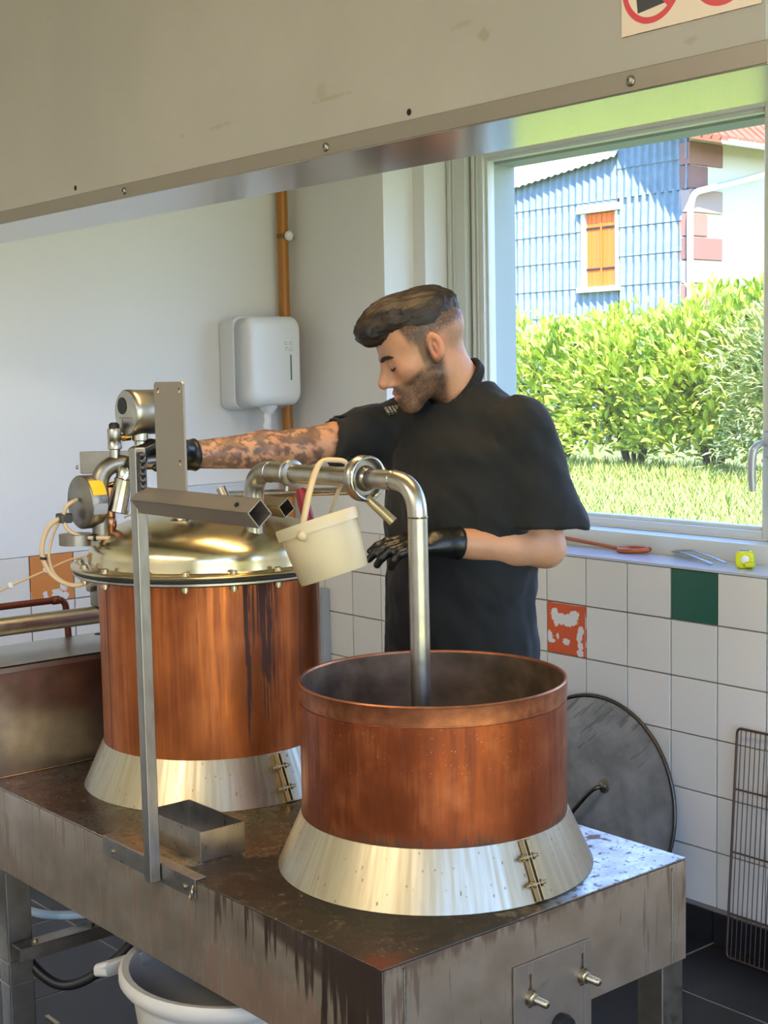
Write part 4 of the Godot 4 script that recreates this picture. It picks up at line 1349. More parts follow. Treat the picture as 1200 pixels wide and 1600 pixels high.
func hollow(b: MB, a: Vector3, e: Vector3, h: float, wall: float, turn: float) -> void:     # square tube, open at both ends
	var z := (e - a).normalized()
	var x := Vector3.UP.cross(z).normalized().rotated(z, turn)
	var y := z.cross(x)
	for s in [[x, y], [-x, y], [y, x], [-y, x]]:
		var c: Vector3 = (a + e) * 0.5 + s[0] * (h - wall * 0.5)
		b.box(Transform3D(Basis(s[0], s[1], s[0].cross(s[1])), c), Vector3(wall, (h - 0.0) * 2.0, (e - a).length()) , 0.0004)

func loft(b: MB, loops: Array, cap0 := true, cap1 := true) -> void:      # skin through loops of equal length, smooth
	var m: int = loops[0].size()
	var base := b.v.size()
	for k in loops.size():
		for s in m:
			b.vert(loops[k][s], Vector3.ZERO, Vector2(float(s) / m, float(k) / loops.size()))
	var acc := PackedVector3Array()
	acc.resize(loops.size() * m)
	var cen := Vector3.ZERO
	for l in loops:
		for p in l: cen += p
	cen /= loops.size() * m
	var tr := []
	for k in loops.size() - 1:
		for s in m:
			var a := k * m + s
			var c := k * m + (s + 1) % m
			tr.append([a, c, c + m]); tr.append([a, c + m, a + m])
	if cap0:
		for s in range(1, m - 1): tr.append([0, s + 1, s])
	if cap1:
		var o := (loops.size() - 1) * m
		for s in range(1, m - 1): tr.append([o, o + s, o + s + 1])
	var sgn := 0.0
	for q in tr:
		var f := (b.v[base + q[1]] - b.v[base + q[0]]).cross(b.v[base + q[2]] - b.v[base + q[0]])
		sgn += f.dot(b.v[base + q[0]] - cen)
		for e in 3: acc[q[e]] += f
	for k in acc.size():
		b.n[base + k] = (acc[k] * (1.0 if sgn > 0 else -1.0)).normalized()
	for q in tr:
		b.tri(base + q[0], base + q[1], base + q[2])

func rr_loop(hw: float, hh: float, rad: float, x: Transform3D, n := 6) -> Array:      # rounded rectangle in the xy plane of x
	var o := []
	for c in [[1, 1, 0.0], [-1, 1, PI / 2], [-1, -1, PI], [1, -1, PI * 1.5]]:
		for k in n + 1:
			var a: float = c[2] + PI / 2 * k / n
			o.append(x * V(c[0] * (hw - rad) + cos(a) * rad, c[1] * (hh - rad) + sin(a) * rad, 0))
	return o

# ---------------------------------------------------------------- sensor head and drive parts on the tall still, and the stand before it
func sensor_and_stand() -> void:
	var t := thing("sensor_head", "round steel instrument head on an elbow pipe at the closed still's rim", "instrument", V(1.43, 1.145, 1.535))
	var o := V(1.43, 1.145, 1.535)
	var zx := Basis(V(1, 0, 0), V(0, 0, 1), V(0, -1, 0))       # lathe axis along +z
	var ep := MB.new()
	ep.tube(fillet([V(1.426, 1.145, 1.538), V(1.426, 1.333, 1.538), V(1.470, 1.337, 1.37)], 0.05, 10), 0.0185, 20)
	part("elbow_pipe", shifted(ep, -o), M.steel_dull, t)
	var hd := MB.new()
	hd.lathe([Vector2(0, -0.070), Vector2(0.044, -0.070), Vector2(0.0465, -0.066), Vector2(0.0465, -0.012), Vector2(0.0478, -0.011), Vector2(0.0478, 0.0), Vector2(0.045, 0.003), Vector2(0, 0.0035)], 40, Transform3D(zx, V(1.459, 1.438, 1.486)))
	var head := part("head_case", shifted(hd, -o), M.steel, t)
	var le := MB.new()
	le.lathe([Vector2(0.0175, 0), Vector2(0.0175, 0.0012), Vector2(0, 0.0014)], 28, Transform3D(zx, V(1.446, 1.452, 1.4895)))
	part("sight_lens", shifted(le, -o), M.rubber, head)
	var ls := MB.new()
	ls.cbox(V(1.458, 1.427, 1.4895), V(0.052, 0.0012, 0.0008), 0.0002)
	ls.cbox(V(1.445, 1.412, 1.4895), V(0.0012, 0.026, 0.0008), 0.0002)
	part("scribed_line", shifted(ls, -o), M.steel_dark, head)
	var nk := MB.new()
	nk.lathe([Vector2(0.014, 1.335), Vector2(0.014, 1.378), Vector2(0.018, 1.380), Vector2(0.018, 1.398)], 20, Transform3D(Basis(), V(1.457, 0, 1.455)))
	part("neck", shifted(nk, -o), M.steel_bright, t)
	var vf := MB.new()
	vf.lathe([Vector2(0.011, 1.345), Vector2(0.011, 1.362), Vector2(0.0145, 1.364), Vector2(0.0145, 1.378), Vector2(0.0125, 1.380), Vector2(0.0145, 1.383), Vector2(0.0145, 1.403), Vector2(0.013, 1.406), Vector2(0, 1.406)], 18, Transform3D(Basis(), V(1.437, 0, 1.505)))
	var vv := part("relief_valve", shifted(vf, -o), M.steel, t)
	var vc := MB.new()
	vc.lathe([Vector2(0.011, 1.406), Vector2(0.011, 1.414), Vector2(0.007, 1.418), Vector2(0, 1.418)], 14, Transform3D(Basis(), V(1.437, 0, 1.505)))
	part("valve_cap", shifted(vc, -o), M.rubber, vv)
	var ng := MB.new()
	ng.cyl(V(1.442, 1.386, 1.492), V(1.452, 1.388, 1.474), 0.0075, 12, 0.001)
	part("side_nipple", shifted(ng, -o), M.brass, vv)
	var bp := MB.new()
	bp.bar(V(1.388, 1.336, 1.560), V(1.47, 1.336, 1.462), 0.003, 0.046)
	part("back_plate", shifted(bp, -o), M.steel_dull, t)
	hexbolt(t, V(1.389, 1.327, 1.566) - o, V(-0.6, 0, 0.8), 0.004)
	# stirrer drive: flat round gearbox, bright cylinder and brass column on the rim bracket
	t = thing("stirrer_drive", "flat round steel gearbox with a yellow sticker, shiny cylinder and cream cable", "motor", V(1.437, 1.12, 1.545))
	o = V(1.437, 1.12, 1.545)
	var gb := MB.new()
	var gbx := Basis(V(1, 0, 0), V(0, 0, 1), V(0, -1, 0))
	gb.lathe([Vector2(0, -0.036), Vector2(0.053, -0.036), Vector2(0.0555, -0.033), Vector2(0.0555, -0.002), Vector2(0.0535, 0.0), Vector2(0, 0.0)], 48, Transform3D(gbx, V(1.408, 1.256, 1.575)))
	var gear := part("gearbox", shifted(gb, -o), M.steel_dull, t)
	var stk := MB.new()
	stk.lathe([Vector2(0.0560, -0.034), Vector2(0.0560, -0.003)], 10, Transform3D(gbx, V(1.408, 1.256, 1.575)), -0.95, -0.30)
	part("yellow_sticker", shifted(stk, -o), mat(Color(0.90, 0.72, 0.10), 0.5), gear)
	var st2 := MB.new()
	st2.lathe([Vector2(0.0560, -0.034), Vector2(0.0560, -0.003)], 10, Transform3D(gbx, V(1.408, 1.256, 1.575)), 0.02, 0.42)
	part("grey_sticker", shifted(st2, -o), mat(Color(0.62, 0.63, 0.66), 0.5), gear)
	var cy := MB.new()
	var ca := V(1.449, 1.232, 1.512)
	var cb := V(1.455, 1.326, 1.490)
	var cyd := (cb - ca).normalized()
	var cx := cyd.cross(V(0, 0, 1)).normalized()
	cy.lathe([Vector2(0, 0), Vector2(0.021, 0), Vector2(0.023, 0.002), Vector2(0.0195, 0.066), Vector2(0.0205, 0.070), Vector2(0.0175, 0.072), Vector2(0.0175, 0.092), Vector2(0.015, 0.096), Vector2(0, 0.096)], 32, Transform3D(Basis(cx, cyd, cx.cross(cyd)), ca))
	part("bright_cylinder", shifted(cy, -o), M.steel_bright, t)
	var co := MB.new()
	co.lathe([Vector2(0.0105, 1.150), Vector2(0.0105, 1.200), Vector2(0.0125, 1.202), Vector2(0.0125, 1.222), Vector2(0.0105, 1.224), Vector2(0.0115, 1.236), Vector2(0.0115, 1.285)], 18, Transform3D(Basis(), V(1.434, 0, 1.520)))
	part("copper_column", shifted(co, -o), mat(Color(0.66, 0.48, 0.36), 0.3, 1.0), t)
	var sh := MB.new()
	sh.cyl(V(1.408, 1.28, 1.545), V(1.452, 1.296, 1.50), 0.0055, 10)
	part("link_shaft", shifted(sh, -o), M.brass, t)
	# flat ring-ended bracket and the clamp that holds it to the lid flange
	var bk := MB.new()
	bk.bar(V(1.395, 1.176, 1.590), V(1.475, 1.170, 1.495), 0.020, 0.018)
	bk.lathe([Vector2(0.012, 1.168), Vector2(0.036, 1.168), Vector2(0.036, 1.190), Vector2(0.012, 1.190), Vector2(0.012, 1.168)], 28, Transform3D(Basis(), V(1.397, 0, 1.580)))
	part("bracket_arm", shifted(bk, -o), M.steel_dull, t)
	var cl := MB.new()
	cl.bar(V(1.452, 1.172, 1.538), V(1.456, 1.112, 1.542), 0.020, 0.010, V(0.8, 0, 0.6))
	cl.cbox(V(1.448, 1.120, 1.535), V(0.03, 0.004, 0.03), 0.001)
	part("clamp", shifted(cl, -o), M.steel_dull, t)
	var wn := MB.new()
	wn.cyl(V(1.420, 1.123, 1.558), V(1.420, 1.150, 1.558), 0.006, 12)
	wn.cbox(V(1.420, 1.142, 1.558), V(0.028, 0.007, 0.010), 0.002)
	part("wing_nut", shifted(wn, -o), M.brass, t)
	var bl := MB.new()
	bl.cbox(V(1.385, 1.224, 1.600), V(0.030, 0.020, 0.026), 0.003)
	part("cable_gland", shifted(bl, -o), M.steel_dark, t)
	for h in [
		[[V(1.403, 1.262, 1.578), V(1.400, 1.250, 1.600), V(1.394, 1.225, 1.606), V(1.402, 1.200, 1.600), V(1.425, 1.185, 1.575), V(1.455, 1.183, 1.545), V(1.476, 1.180, 1.525)], 0.0042],
		[[V(1.385, 1.224, 1.610), V(1.368, 1.205, 1.628), V(1.360, 1.165, 1.640), V(1.362, 1.130, 1.636), V(1.376, 1.100, 1.620), V(1.402, 1.085, 1.596), V(1.425, 1.090, 1.576), V(1.437, 1.100, 1.566)], 0.0052],
		[[V(1.385, 1.222, 1.606), V(1.372, 1.195, 1.618), V(1.366, 1.150, 1.628), V(1.372, 1.112, 1.622), V(1.390, 1.088, 1.604)], 0.0030]]:
		var hs := MB.new()
		hs.tube(curve(h[0], 8), h[1], 10)
		part("cable", shifted(hs, -o), M.cream_hose, t)
	for p in [[V(1.361, 1.142, 1.6385), V(0.1, 1, -0.1)], [V(1.440, 1.184, 1.560), V(0.7, 0, -0.7)]]:
		var tie := MB.new()
		tie.cyl(p[0] - p[1].normalized() * 0.0025, p[0] + p[1].normalized() * 0.0025, 0.0075, 12)
		part("cable_tie", shifted(tie, -o), M.rubber, t)
	# --- upright stand clamped on the bench edge
	t = thing("bracket_stand", "slim square steel post with drilled plate and side arm on the bench edge", "stand", V(1.906, 0.62, 1.724))
	o = V(1.906, 0.62, 1.724)
	var po := MB.new()
	po.span(V(1.895, 0.622, 1.7145), V(1.917, 1.390, 1.7365), 0.002)
	part("post", shifted(po, -o), mat(Color(0.66, 0.63, 0.59), 0.40, 1.0, {"roughness_texture": noise_tex(151, 0.03, 0.7, 1.3), "albedo_texture": noise_tex(152, 0.02, 0.88, 1.0), "uv1_triplanar": true, "uv1_scale": V(6, 1.5, 6)}), t)
	var bk2 := MB.new()
	bk2.span(V(1.704, 0.618, 1.7108), V(2.027, 0.6535, 1.7138), 0.0008)
	bk2.span(V(1.704, 0.6505, 1.690), V(2.027, 0.6535, 1.7108), 0.0008)
	part("edge_bracket", shifted(bk2, -o), M.steel, t)
	for x in [1.742, 1.992]:
		var hb := MB.new()
		hb.lathe([Vector2(0, 0.003), Vector2(0.005, 0.003), Vector2(0.005, 0), Vector2(0, 0)], 12, Transform3D(Basis(V(1, 0, 0), V(0, 0, 1), V(0, -1, 0)), V(x, 0.632, 1.7140)))
		part("screw", shifted(hb, -o), M.bolt, t)
	var hk := MB.new()
	hk.tube(curve([V(2.022, 0.642, 1.715), V(2.030, 0.636, 1.722), V(2.028, 0.622, 1.722), V(2.019, 0.622, 1.720), V(2.020, 0.636, 1.717)], 6), 0.0018, 8)
	part("hook_link", shifted(hk, -o), M.bolt, t)
	var am := MB.new()
	hollow(am, V(1.917, 1.300, 1.7255), V(2.268, 1.299, 1.7255), 0.0165, 0.0022, 0.70)
	var arm := part("side_arm", shifted(am, -o), mat(Color(0.60, 0.54, 0.48), 0.42, 0.65), t)
	var hl := MB.new()
	hl.cyl(V(2.226, 1.3105, 1.7385), V(2.226, 1.3125, 1.7405), 0.004, 10)
	part("drill_hole", shifted(hl, -o), M.black_hole, arm)
	# drilled plate with rounded corners
	var loop := PackedVector2Array()
	for c in [[1, 1, 0.0], [-1, 1, PI / 2], [-1, -1, PI], [1, -1, PI * 1.5]]:
		for k in 6:
			var a: float = c[2] + PI / 2 * k / 5
			loop.append(Vector2(c[0] * 0.038 + cos(a) * 0.007, c[1] * 0.086 + sin(a) * 0.007))
	var pl := CSGCombiner3D.new()
	pl.name = "drilled_plate"
	t.add_child(pl, true)
	pl.position = V(2.011, 1.409, 1.724) - o
	var cp := CSGPolygon3D.new()
	cp.name = "sheet"
	cp.polygon = loop
	cp.depth = 0.004
	cp.material = mat(Color(0.60, 0.55, 0.49), 0.42, 0.9)
	pl.add_child(cp)
	for h in [[-0.032, 0.079], [0.034, 0.079], [0.030, -0.040]]:
		var cc := CSGCylinder3D.new()
		cc.name = "hole"
		cc.operation = CSGShape3D.OPERATION_SUBTRACTION
		cc.radius = 0.0042
		cc.height = 0.03
		cc.sides = 14
		cc.rotation.x = PI / 2
		cc.position = V(h[0], h[1], 0)
		cc.material = cp.material
		pl.add_child(cc, true)
	var wl := MB.new()
	for k in 7:
		wl.ball(V(1.9245, 1.312 + 0.011 * k, 1.7265), V(0.006, 0.0065, 0.006), 8)
	wl.span(V(1.917, 1.285, 1.7185), V(1.926, 1.372, 1.7325), 0.002)
	part("welded_link", shifted(wl, -o), M.steel_dark, t)

func shifted(b: MB, d: Vector3) -> MB:
	for k in b.v.size(): b.v[k] += d
	return b

# ---------------------------------------------------------------- condenser trough and the pipework at the left
func condenser() -> void:
	var t := thing("condenser_trough", "tall folded stainless trough standing on the bench behind the closed still", "trough", V(1.09, 0.6502, 1.38))
	var b := MB.new()
	b.span(V(-0.105, 0, -0.30), V(0.108, 0.240, 0.325), 0.003)
	part("trough_body", b, mat(Color(0.68, 0.65, 0.61), 0.32, 1.0, {"roughness_texture": noise_tex(161, 0.015, 0.85, 1.15), "albedo_texture": noise_tex(162, 0.01, 0.8, 1.0), "uv1_triplanar": true, "uv1_scale": V(2, 2, 2)}), t)
	var lp := MB.new()
	lp.span(V(-0.115, 0.240, -0.305), V(0.1135, 0.2448, 0.330), 0.001)
	lp.span(V(0.1105, 0.228, -0.305), V(0.1135, 0.2448, 0.330), 0.001)
	part("lid_sheet", lp, mat(Color(0.66, 0.66, 0.63), 0.36, 1.0, {"roughness_texture": noise_tex(163, 0.02, 0.7, 1.4), "uv1_triplanar": true, "uv1_scale": V(3, 3, 3)}), t)
	var wd := MB.new()
	var pts := []
	var rad := []
	for k in 60:
		pts.append(V(0.110, 0.002, -0.30 + 0.62 * k / 59.0))
		rad.append(0.0022 + 0.0012 * absf(sin(k * 1.7)))
	wd.tube(pts, rad, 6)
	part("weld", wd, M.steel_bright, t)
	var hl := MB.new()
	hl.lathe([Vector2(0.014, 0), Vector2(0.014, 0.001), Vector2(0, 0.001)], 20, Transform3D(Basis(), V(-0.085, 0.2445, -0.058)))
	part("drain_hole", hl, M.black_hole, t)
	var sp := MB.new()
	sp.tube([V(1.02, 0.948, 1.72), V(1.02, 0.945, 1.20)], 0.0215, 20)
	for z in [1.62, 1.26]:
		sp.span(V(1.010, 0.893, z - 0.01), V(1.030, 0.930, z + 0.01), 0.002)
	solo("steel_pipe", sp, M.steel, "thick horizontal steel pipe lying above the condenser trough", "pipe")
	var cp := MB.new()
	cp.tube(fillet([V(0.965, 0.986, 1.78), V(0.965, 0.984, 1.390), V(0.965, 0.890, 1.385)], 0.022, 8), 0.0082, 12)
	cp.cyl(V(0.965, 0.984, 1.425), V(0.965, 0.984, 1.405), 0.0105, 12, 0.002)
	solo("brown_copper_pipe", cp, M.copper_pipe, "thin dark brown copper pipe bending down into the condenser trough", "pipe")
	var vt := thing("drain_valve", "grey steel valve block on the thick pipe beside the tall still", "valve", V(1.02, 0.966, 1.325))
	var vb := MB.new()
	vb.span(V(-0.02, 0, -0.02), V(0.02, 0.055, 0.018), 0.003)
	vb.cyl(V(0, 0.055, 0), V(0, 0.085, 0), 0.012, 14)
	part("valve_body", vb, M.steel_dull, vt)
	var vk := MB.new()
	vk.cbox(V(0.0, 0.045, 0.026), V(0.020, 0.014, 0.016), 0.003)
	part("valve_spindle", vk, M.steel_dull, vt)
	var wi := MB.new()
	wi.tube(curve([V(1.06, 0.985, 1.80), V(1.03, 1.005, 1.66), V(1.0, 1.035, 1.55), V(1.0, 1.058, 1.47), V(1.02, 1.085, 1.40), V(1.08, 1.10, 1.36)], 8), 0.0028, 8)
	var wt := solo("thin_cable", wi, M.cream_hose, "thin cream cable slanting up past the orange tile", "cable")
	for p in [V(1.0, 1.037, 1.545), V(1.0, 1.064, 1.455)]:
		var c := MB.new()
		c.cbox(V(0, 0, 0), V(0.012, 0.014, 0.010), 0.003)
		part("clip", c, M.white_plastic, wt, p)

# ---------------------------------------------------------------- on and at the walls
func wall_things() -> void:
	# ochre gas pipe up the corner
	var t := thing("gas_pipe", "ochre painted gas pipe running up the corner of the room", "pipe", V(0.044, 0, 0.044))
	var b := MB.new()
	b.tube([V(0, 0.0, 0), V(0, RH, 0)], 0.0185, 18)
	part("pipe", b, mat(Color(0.66, 0.42, 0.10), 0.4), t)
	for y in [0.9, 1.98]:
		var c := MB.new()
		c.lathe([Vector2(0.0187, -0.008), Vector2(0.0202, -0.008), Vector2(0.0202, 0.008), Vector2(0.0187, 0.008)], 18, Transform3D(Basis(), V(0, y, 0)))
		c.span(V(-0.006, y - 0.006, -0.048), V(0.006, y + 0.006, -0.018), 0.001)
		var cl := part("pipe_clip", c, mat(Color(0.45, 0.30, 0.10), 0.5), t)
		var k := MB.new()
		k.ball(V(0.036, y, 0.0), V(0.016, 0.017, 0.016), 16)
		part("round_plug", k, M.white_plastic, cl)
	# paper dispenser
	t = thing("paper_dispenser", "white plastic centre-feed paper dispenser with a paper tail, on the left wall", "dispenser", V(0.0, 1.545, 0.178))
	var yz := Transform3D(Basis(V(0, 0, -1), V(0, 1, 0), V(1, 0, 0)), Vector3.ZERO)        # loop x -> -z, loop y -> y, out -> +x
	var loops := []
	for q in [[0.0, 0.004, 0.0], [0.006, 0.0, 0.0], [0.085, -0.003, 0.006], [0.092, 0.002, 0.01]]:
		loops.append(rr_loop(0.112 - q[1], 0.152 - q[1], 0.030, yz.translated(V(q[0], q[2], 0))))
	var bs := MB.new()
	loft(bs, loops)
	var white := mat(Color(0.86, 0.87, 0.87), 0.3)
	part("back_shell", bs, white, t)
	loops = []
	for k in 9:
		var a := PI / 2 * k / 8.0
		loops.append(rr_loop(0.108 - 0.022 * (1 - cos(a)), 0.148 - 0.024 * (1 - cos(a)) - 0.012 * k / 8.0, 0.034, yz.translated(V(0.090 + 0.060 + 0.026 * sin(a), 0.010, 0))))
	loops.insert(0, rr_loop(0.111, 0.150, 0.034, yz.translated(V(0.090, 0.004, 0))))
	var fc := MB.new()
	loft(fc, loops)
	part("front_cover", fc, white, t)
	var sl := MB.new()
	sl.cbox(V(0.1765, -0.012, -0.058), V(0.0015, 0.085, 0.0065), 0.0006)
	part("level_slot", sl, mat(Color(0.42, 0.45, 0.48), 0.3), t)
	var ic := MB.new()
	for p in [[0.066, -0.040], [0.066, -0.060], [0.048, -0.042], [0.046, -0.060]]:
		for e in [[0.0, 0.006, 0.010, 0.002], [0.004, 0.0, 0.002, 0.008], [-0.005, -0.002, 0.003, 0.003]]:
			ic.cbox(V(0.1763, p[0] + e[1], p[1] + e[0]), V(0.0008, e[3], e[2]), 0.0002)
	part("printed_symbols", ic, mat(Color(0.60, 0.63, 0.66), 0.5), t)
	var nz := MB.new()
	nz.lathe([Vector2(0.012, -0.170), Vector2(0.030, -0.146), Vector2(0.034, -0.130)], 24, Transform3D(Basis(), V(0.12, 0, 0.0)))
	part("nozzle", nz, white, t)
	var pt := MB.new()
	loops = []
	for q in [[0.0, 0.010, 0.010, -0.150], [0.004, 0.013, 0.008, -0.172], [0.002, 0.012, 0.006, -0.190], [0.008, 0.014, 0.008, -0.205], [0.004, 0.012, 0.007, -0.222], [0.002, 0.009, 0.004, -0.232]]:
		var l := []
		for k in 14:
			var a := TAU * k / 14.0
			l.append(V(0.122 + cos(a) * q[2] * (1 + 0.25 * sin(a * 3)), q[3], 0.002 + q[0] + sin(a) * q[1] * (1 + 0.2 * cos(a * 4))))
		loops.append(l)
	loft(pt, loops)
	part("paper_tail", pt, mat(Color(0.92, 0.92, 0.92), 0.9, 0, {"backlight_enabled": true, "backlight": Color(0.4, 0.4, 0.4)}), t)
	# cable trunking along the left wall and a grey conduit by the corner
	var tk := MB.new()
	tk.span(V(0.0, 1.095, 0.085), V(0.028, 1.148, 0.62), 0.004)
	tk.span(V(0.028, 1.098, 0.085), V(0.031, 1.138, 0.62), 0.001)
	solo("cable_trunking", tk, mat(Color(0.78, 0.80, 0.82), 0.35), "white plastic cable trunking on the left wall below the dispenser", "trunking")
	var cd := MB.new()
	cd.span(V(0.155, 0.10, 0.0), V(0.205, 0.774, 0.032), 0.004)
	solo("grey_conduit_box", cd, mat(Color(0.60, 0.62, 0.64), 0.4), "narrow grey conduit box on the tiled wall behind the tall still", "conduit")
	# spare lid leaning on the tiles
	var R := 0.3025
	var an := 0.13
	t = thing("spare_lid", "large round dull grey metal lid with a bent handle leaning on the tiles", "lid", V(1.434, 0.002, 0.024 + R * sin(an)))
	var tb := Basis(V(1, 0, 0), V(0, cos(an), -sin(an)), V(0, sin(an), cos(an)))
	t.transform = Transform3D(tb, V(1.434, 0.003 + R * cos(an), 0.012 + R * sin(an)))
	var zx := Basis(V(1, 0, 0), V(0, 0, 1), V(0, -1, 0))
	var ds := MB.new()
	ds.lathe([Vector2(0, -0.004), Vector2(R - 0.008, -0.004), Vector2(R - 0.006, 0.0), Vector2(R - 0.012, 0.002), Vector2(0.16, 0.008), Vector2(0, 0.011)], 72, Transform3D(zx, Vector3.ZERO), 0, TAU, 0.5)
	for k in ds.v.size(): ds.t[k] = Vector2(ds.v[k].x / (2 * R) + 0.5, 0.5 - ds.v[k].y / (2 * R))
	part("disc", ds, M.spare_lid, t)
	var rim := MB.new()
	var ring := []
	for k in 73:
		var a := TAU * k / 72.0
		ring.append(V(cos(a) * (R - 0.005), sin(a) * (R - 0.005), 0.001))
	rim.tube(ring, 0.0055, 8, false)
	part("rolled_rim", rim, M.steel_dark, t)
	var hn := MB.new()
	hn.tube(curve([V(0.055, 0.058, 0.010), V(0.050, 0.054, 0.032), V(0.028, 0.034, 0.040), V(-0.030, -0.034, 0.040), V(-0.052, -0.054, 0.032), V(-0.058, -0.058, 0.010)], 6), 0.006, 10)
	var hh := part("bent_handle", hn, M.steel_dark, t)
	for p in [V(0.055, 0.058, 0.009), V(-0.058, -0.058, 0.009)]:
		var k := MB.new()
		k.lathe([Vector2(0.020, 0), Vector2(0.019, 0.003), Vector2(0.012, 0.005), Vector2(0.011, 0.012), Vector2(0.006, 0.015), Vector2(0, 0.015)], 20, Transform3D(zx, p))
		part("handle_rosette", k, M.steel_dull, hh)
	# wire grate leaning in the corner of the picture
	t = thing("wire_grate", "brown wire cooling grate leaning upright against the white tiles", "grate", V(1.905, 0.0, 0.06))
	t.rotation.x = -0.07
	var wm := mat(Color(0.36, 0.29, 0.26), 0.45, 0.6)
	var gh := 0.596
	var gw := 0.40
	var fr := MB.new()
	fr.tube(fillet([V(0.1, 0.005, 0), V(0, 0.005, 0), V(0, gh, 0), V(gw, gh, 0), V(gw, 0.005, 0), V(0.1, 0.005, 0)], 0.014, 5), 0.0034, 8)
	part("rim_wire", fr, wm, t)
	var wv := MB.new()
	wv.tube([V(0, 0.006, 0.003), V(0, gh - 0.002, 0.003)], 0.0013, 6, false)
	var wvm := wv.mesh()
	for k in 27:
		part("upright_wire", wvm, wm, t, V(0.0145 + 0.0143 * k, 0, 0))
	var wh := MB.new()
	wh.tube([V(0, 0, 0), V(gw, 0, 0)], 0.0026, 6, false)
	var whm := wh.mesh()
	for y in [0.118, 0.278, 0.440]:
		part("cross_wire", whm, wm, t, V(0, y, 0))
	# things lying on the sill
	t = thing("copper_ladle", "copper coloured rod with a flat loop end lying on the window sill", "ladle", V(1.13, 0.9895, -0.12))
	var cm := mat(Color(0.72, 0.40, 0.24), 0.4, 0.5)
	var rd := MB.new()
	rd.tube([V(-0.12, 0.030, -0.030), V(0.05, 0.022, -0.012), V(0.268, 0.008, -0.006)], [0.006, 0.006, 0.0055], 10)
	part("rod", rd, cm, t)
	var lo := MB.new()
	lo.tube(curve([V(0.268, 0.008, -0.006), V(0.285, 0.007, 0.016), V(0.325, 0.008, 0.018), V(0.355, 0.010, 0.004), V(0.372, 0.013, -0.008)], 6), [0.0055, 0.006, 0.007, 0.008, 0.009, 0.009, 0.009, 0.009, 0.009, 0.009, 0.009, 0.009, 0.009, 0.009, 0.009, 0.009, 0.009, 0.009, 0.009, 0.009, 0.009, 0.009, 0.008, 0.007, 0.006], 12, true, 0.8)
	lo.tube(curve([V(0.280, 0.012, 0.010), V(0.300, 0.013, -0.012), V(0.340, 0.015, -0.014), V(0.372, 0.014, -0.008)], 6), 0.007, 10)
	part("loop_end", lo, cm, t)
	t = thing("steel_tongs", "pair of thin steel tongs lying on the sill between ladle and tape", "tongs", V(1.60, 0.9895, -0.12))
	for s in [[V(-0.035, 0.012, -0.030), V(0.05, 0.022, -0.015), V(0.195, 0.008, 0.040)], [V(-0.035, 0.012, -0.030), V(0.03, 0.016, 0.0), V(0.165, 0.004, 0.058)]]:
		var a := MB.new()
		var p := curve(s, 6)
		for k in p.size() - 1:
			a.bar(p[k], p[k + 1] + (p[k + 1] - p[k]) * 0.05, 0.011, 0.003)
		part("tong_arm", a, M.steel, t)
	t = thing("tape_measure", "small rounded yellow tape measure with a grey button on the sill", "tape measure", V(1.845, 0.9895, -0.085))
	var yl := mat(Color(0.80, 0.82, 0.06), 0.4)
	loops = []
	var ty := Transform3D(Basis(V(1, 0, 0), V(0, 1, 0), V(0, 0, 1)), V(0, 0.028, 0))
	for q in [[-0.018, 0.006], [-0.016, 0.002], [-0.012, 0.0], [0.012, 0.0], [0.016, 0.002], [0.018, 0.006]]:
		loops.append(rr_loop(0.029 - q[1], 0.028 - q[1], 0.018, ty.translated(V(0, 0, q[0]))))
	var bd := MB.new()
	loft(bd, loops)
	part("case", bd, yl, t)
	var lb := MB.new()
	lb.cbox(V(0.016, 0.013, 0.012), V(0.036, 0.020, 0.034), 0.008)
	part("front_lip", lb, yl, t)
	var bt := MB.new()
	bt.cbox(V(-0.002, 0.055, 0), V(0.030, 0.008, 0.022), 0.003)
	part("button", bt, mat(Color(0.40, 0.46, 0.52), 0.4), t)
	t.rotation.y = 0.5
	t.scale = Vector3.ONE * 0.82
	t.position = V(1.858, 0.9895, -0.075)
	var disc := MB.new()
	disc.lathe([Vector2(0.013, 0), Vector2(0.012, 0.001), Vector2(0, 0.001)], 18, Transform3D(zx, V(0.002, 0.030, 0.018)))
	part("label_disc", disc, M.white_plastic, t)

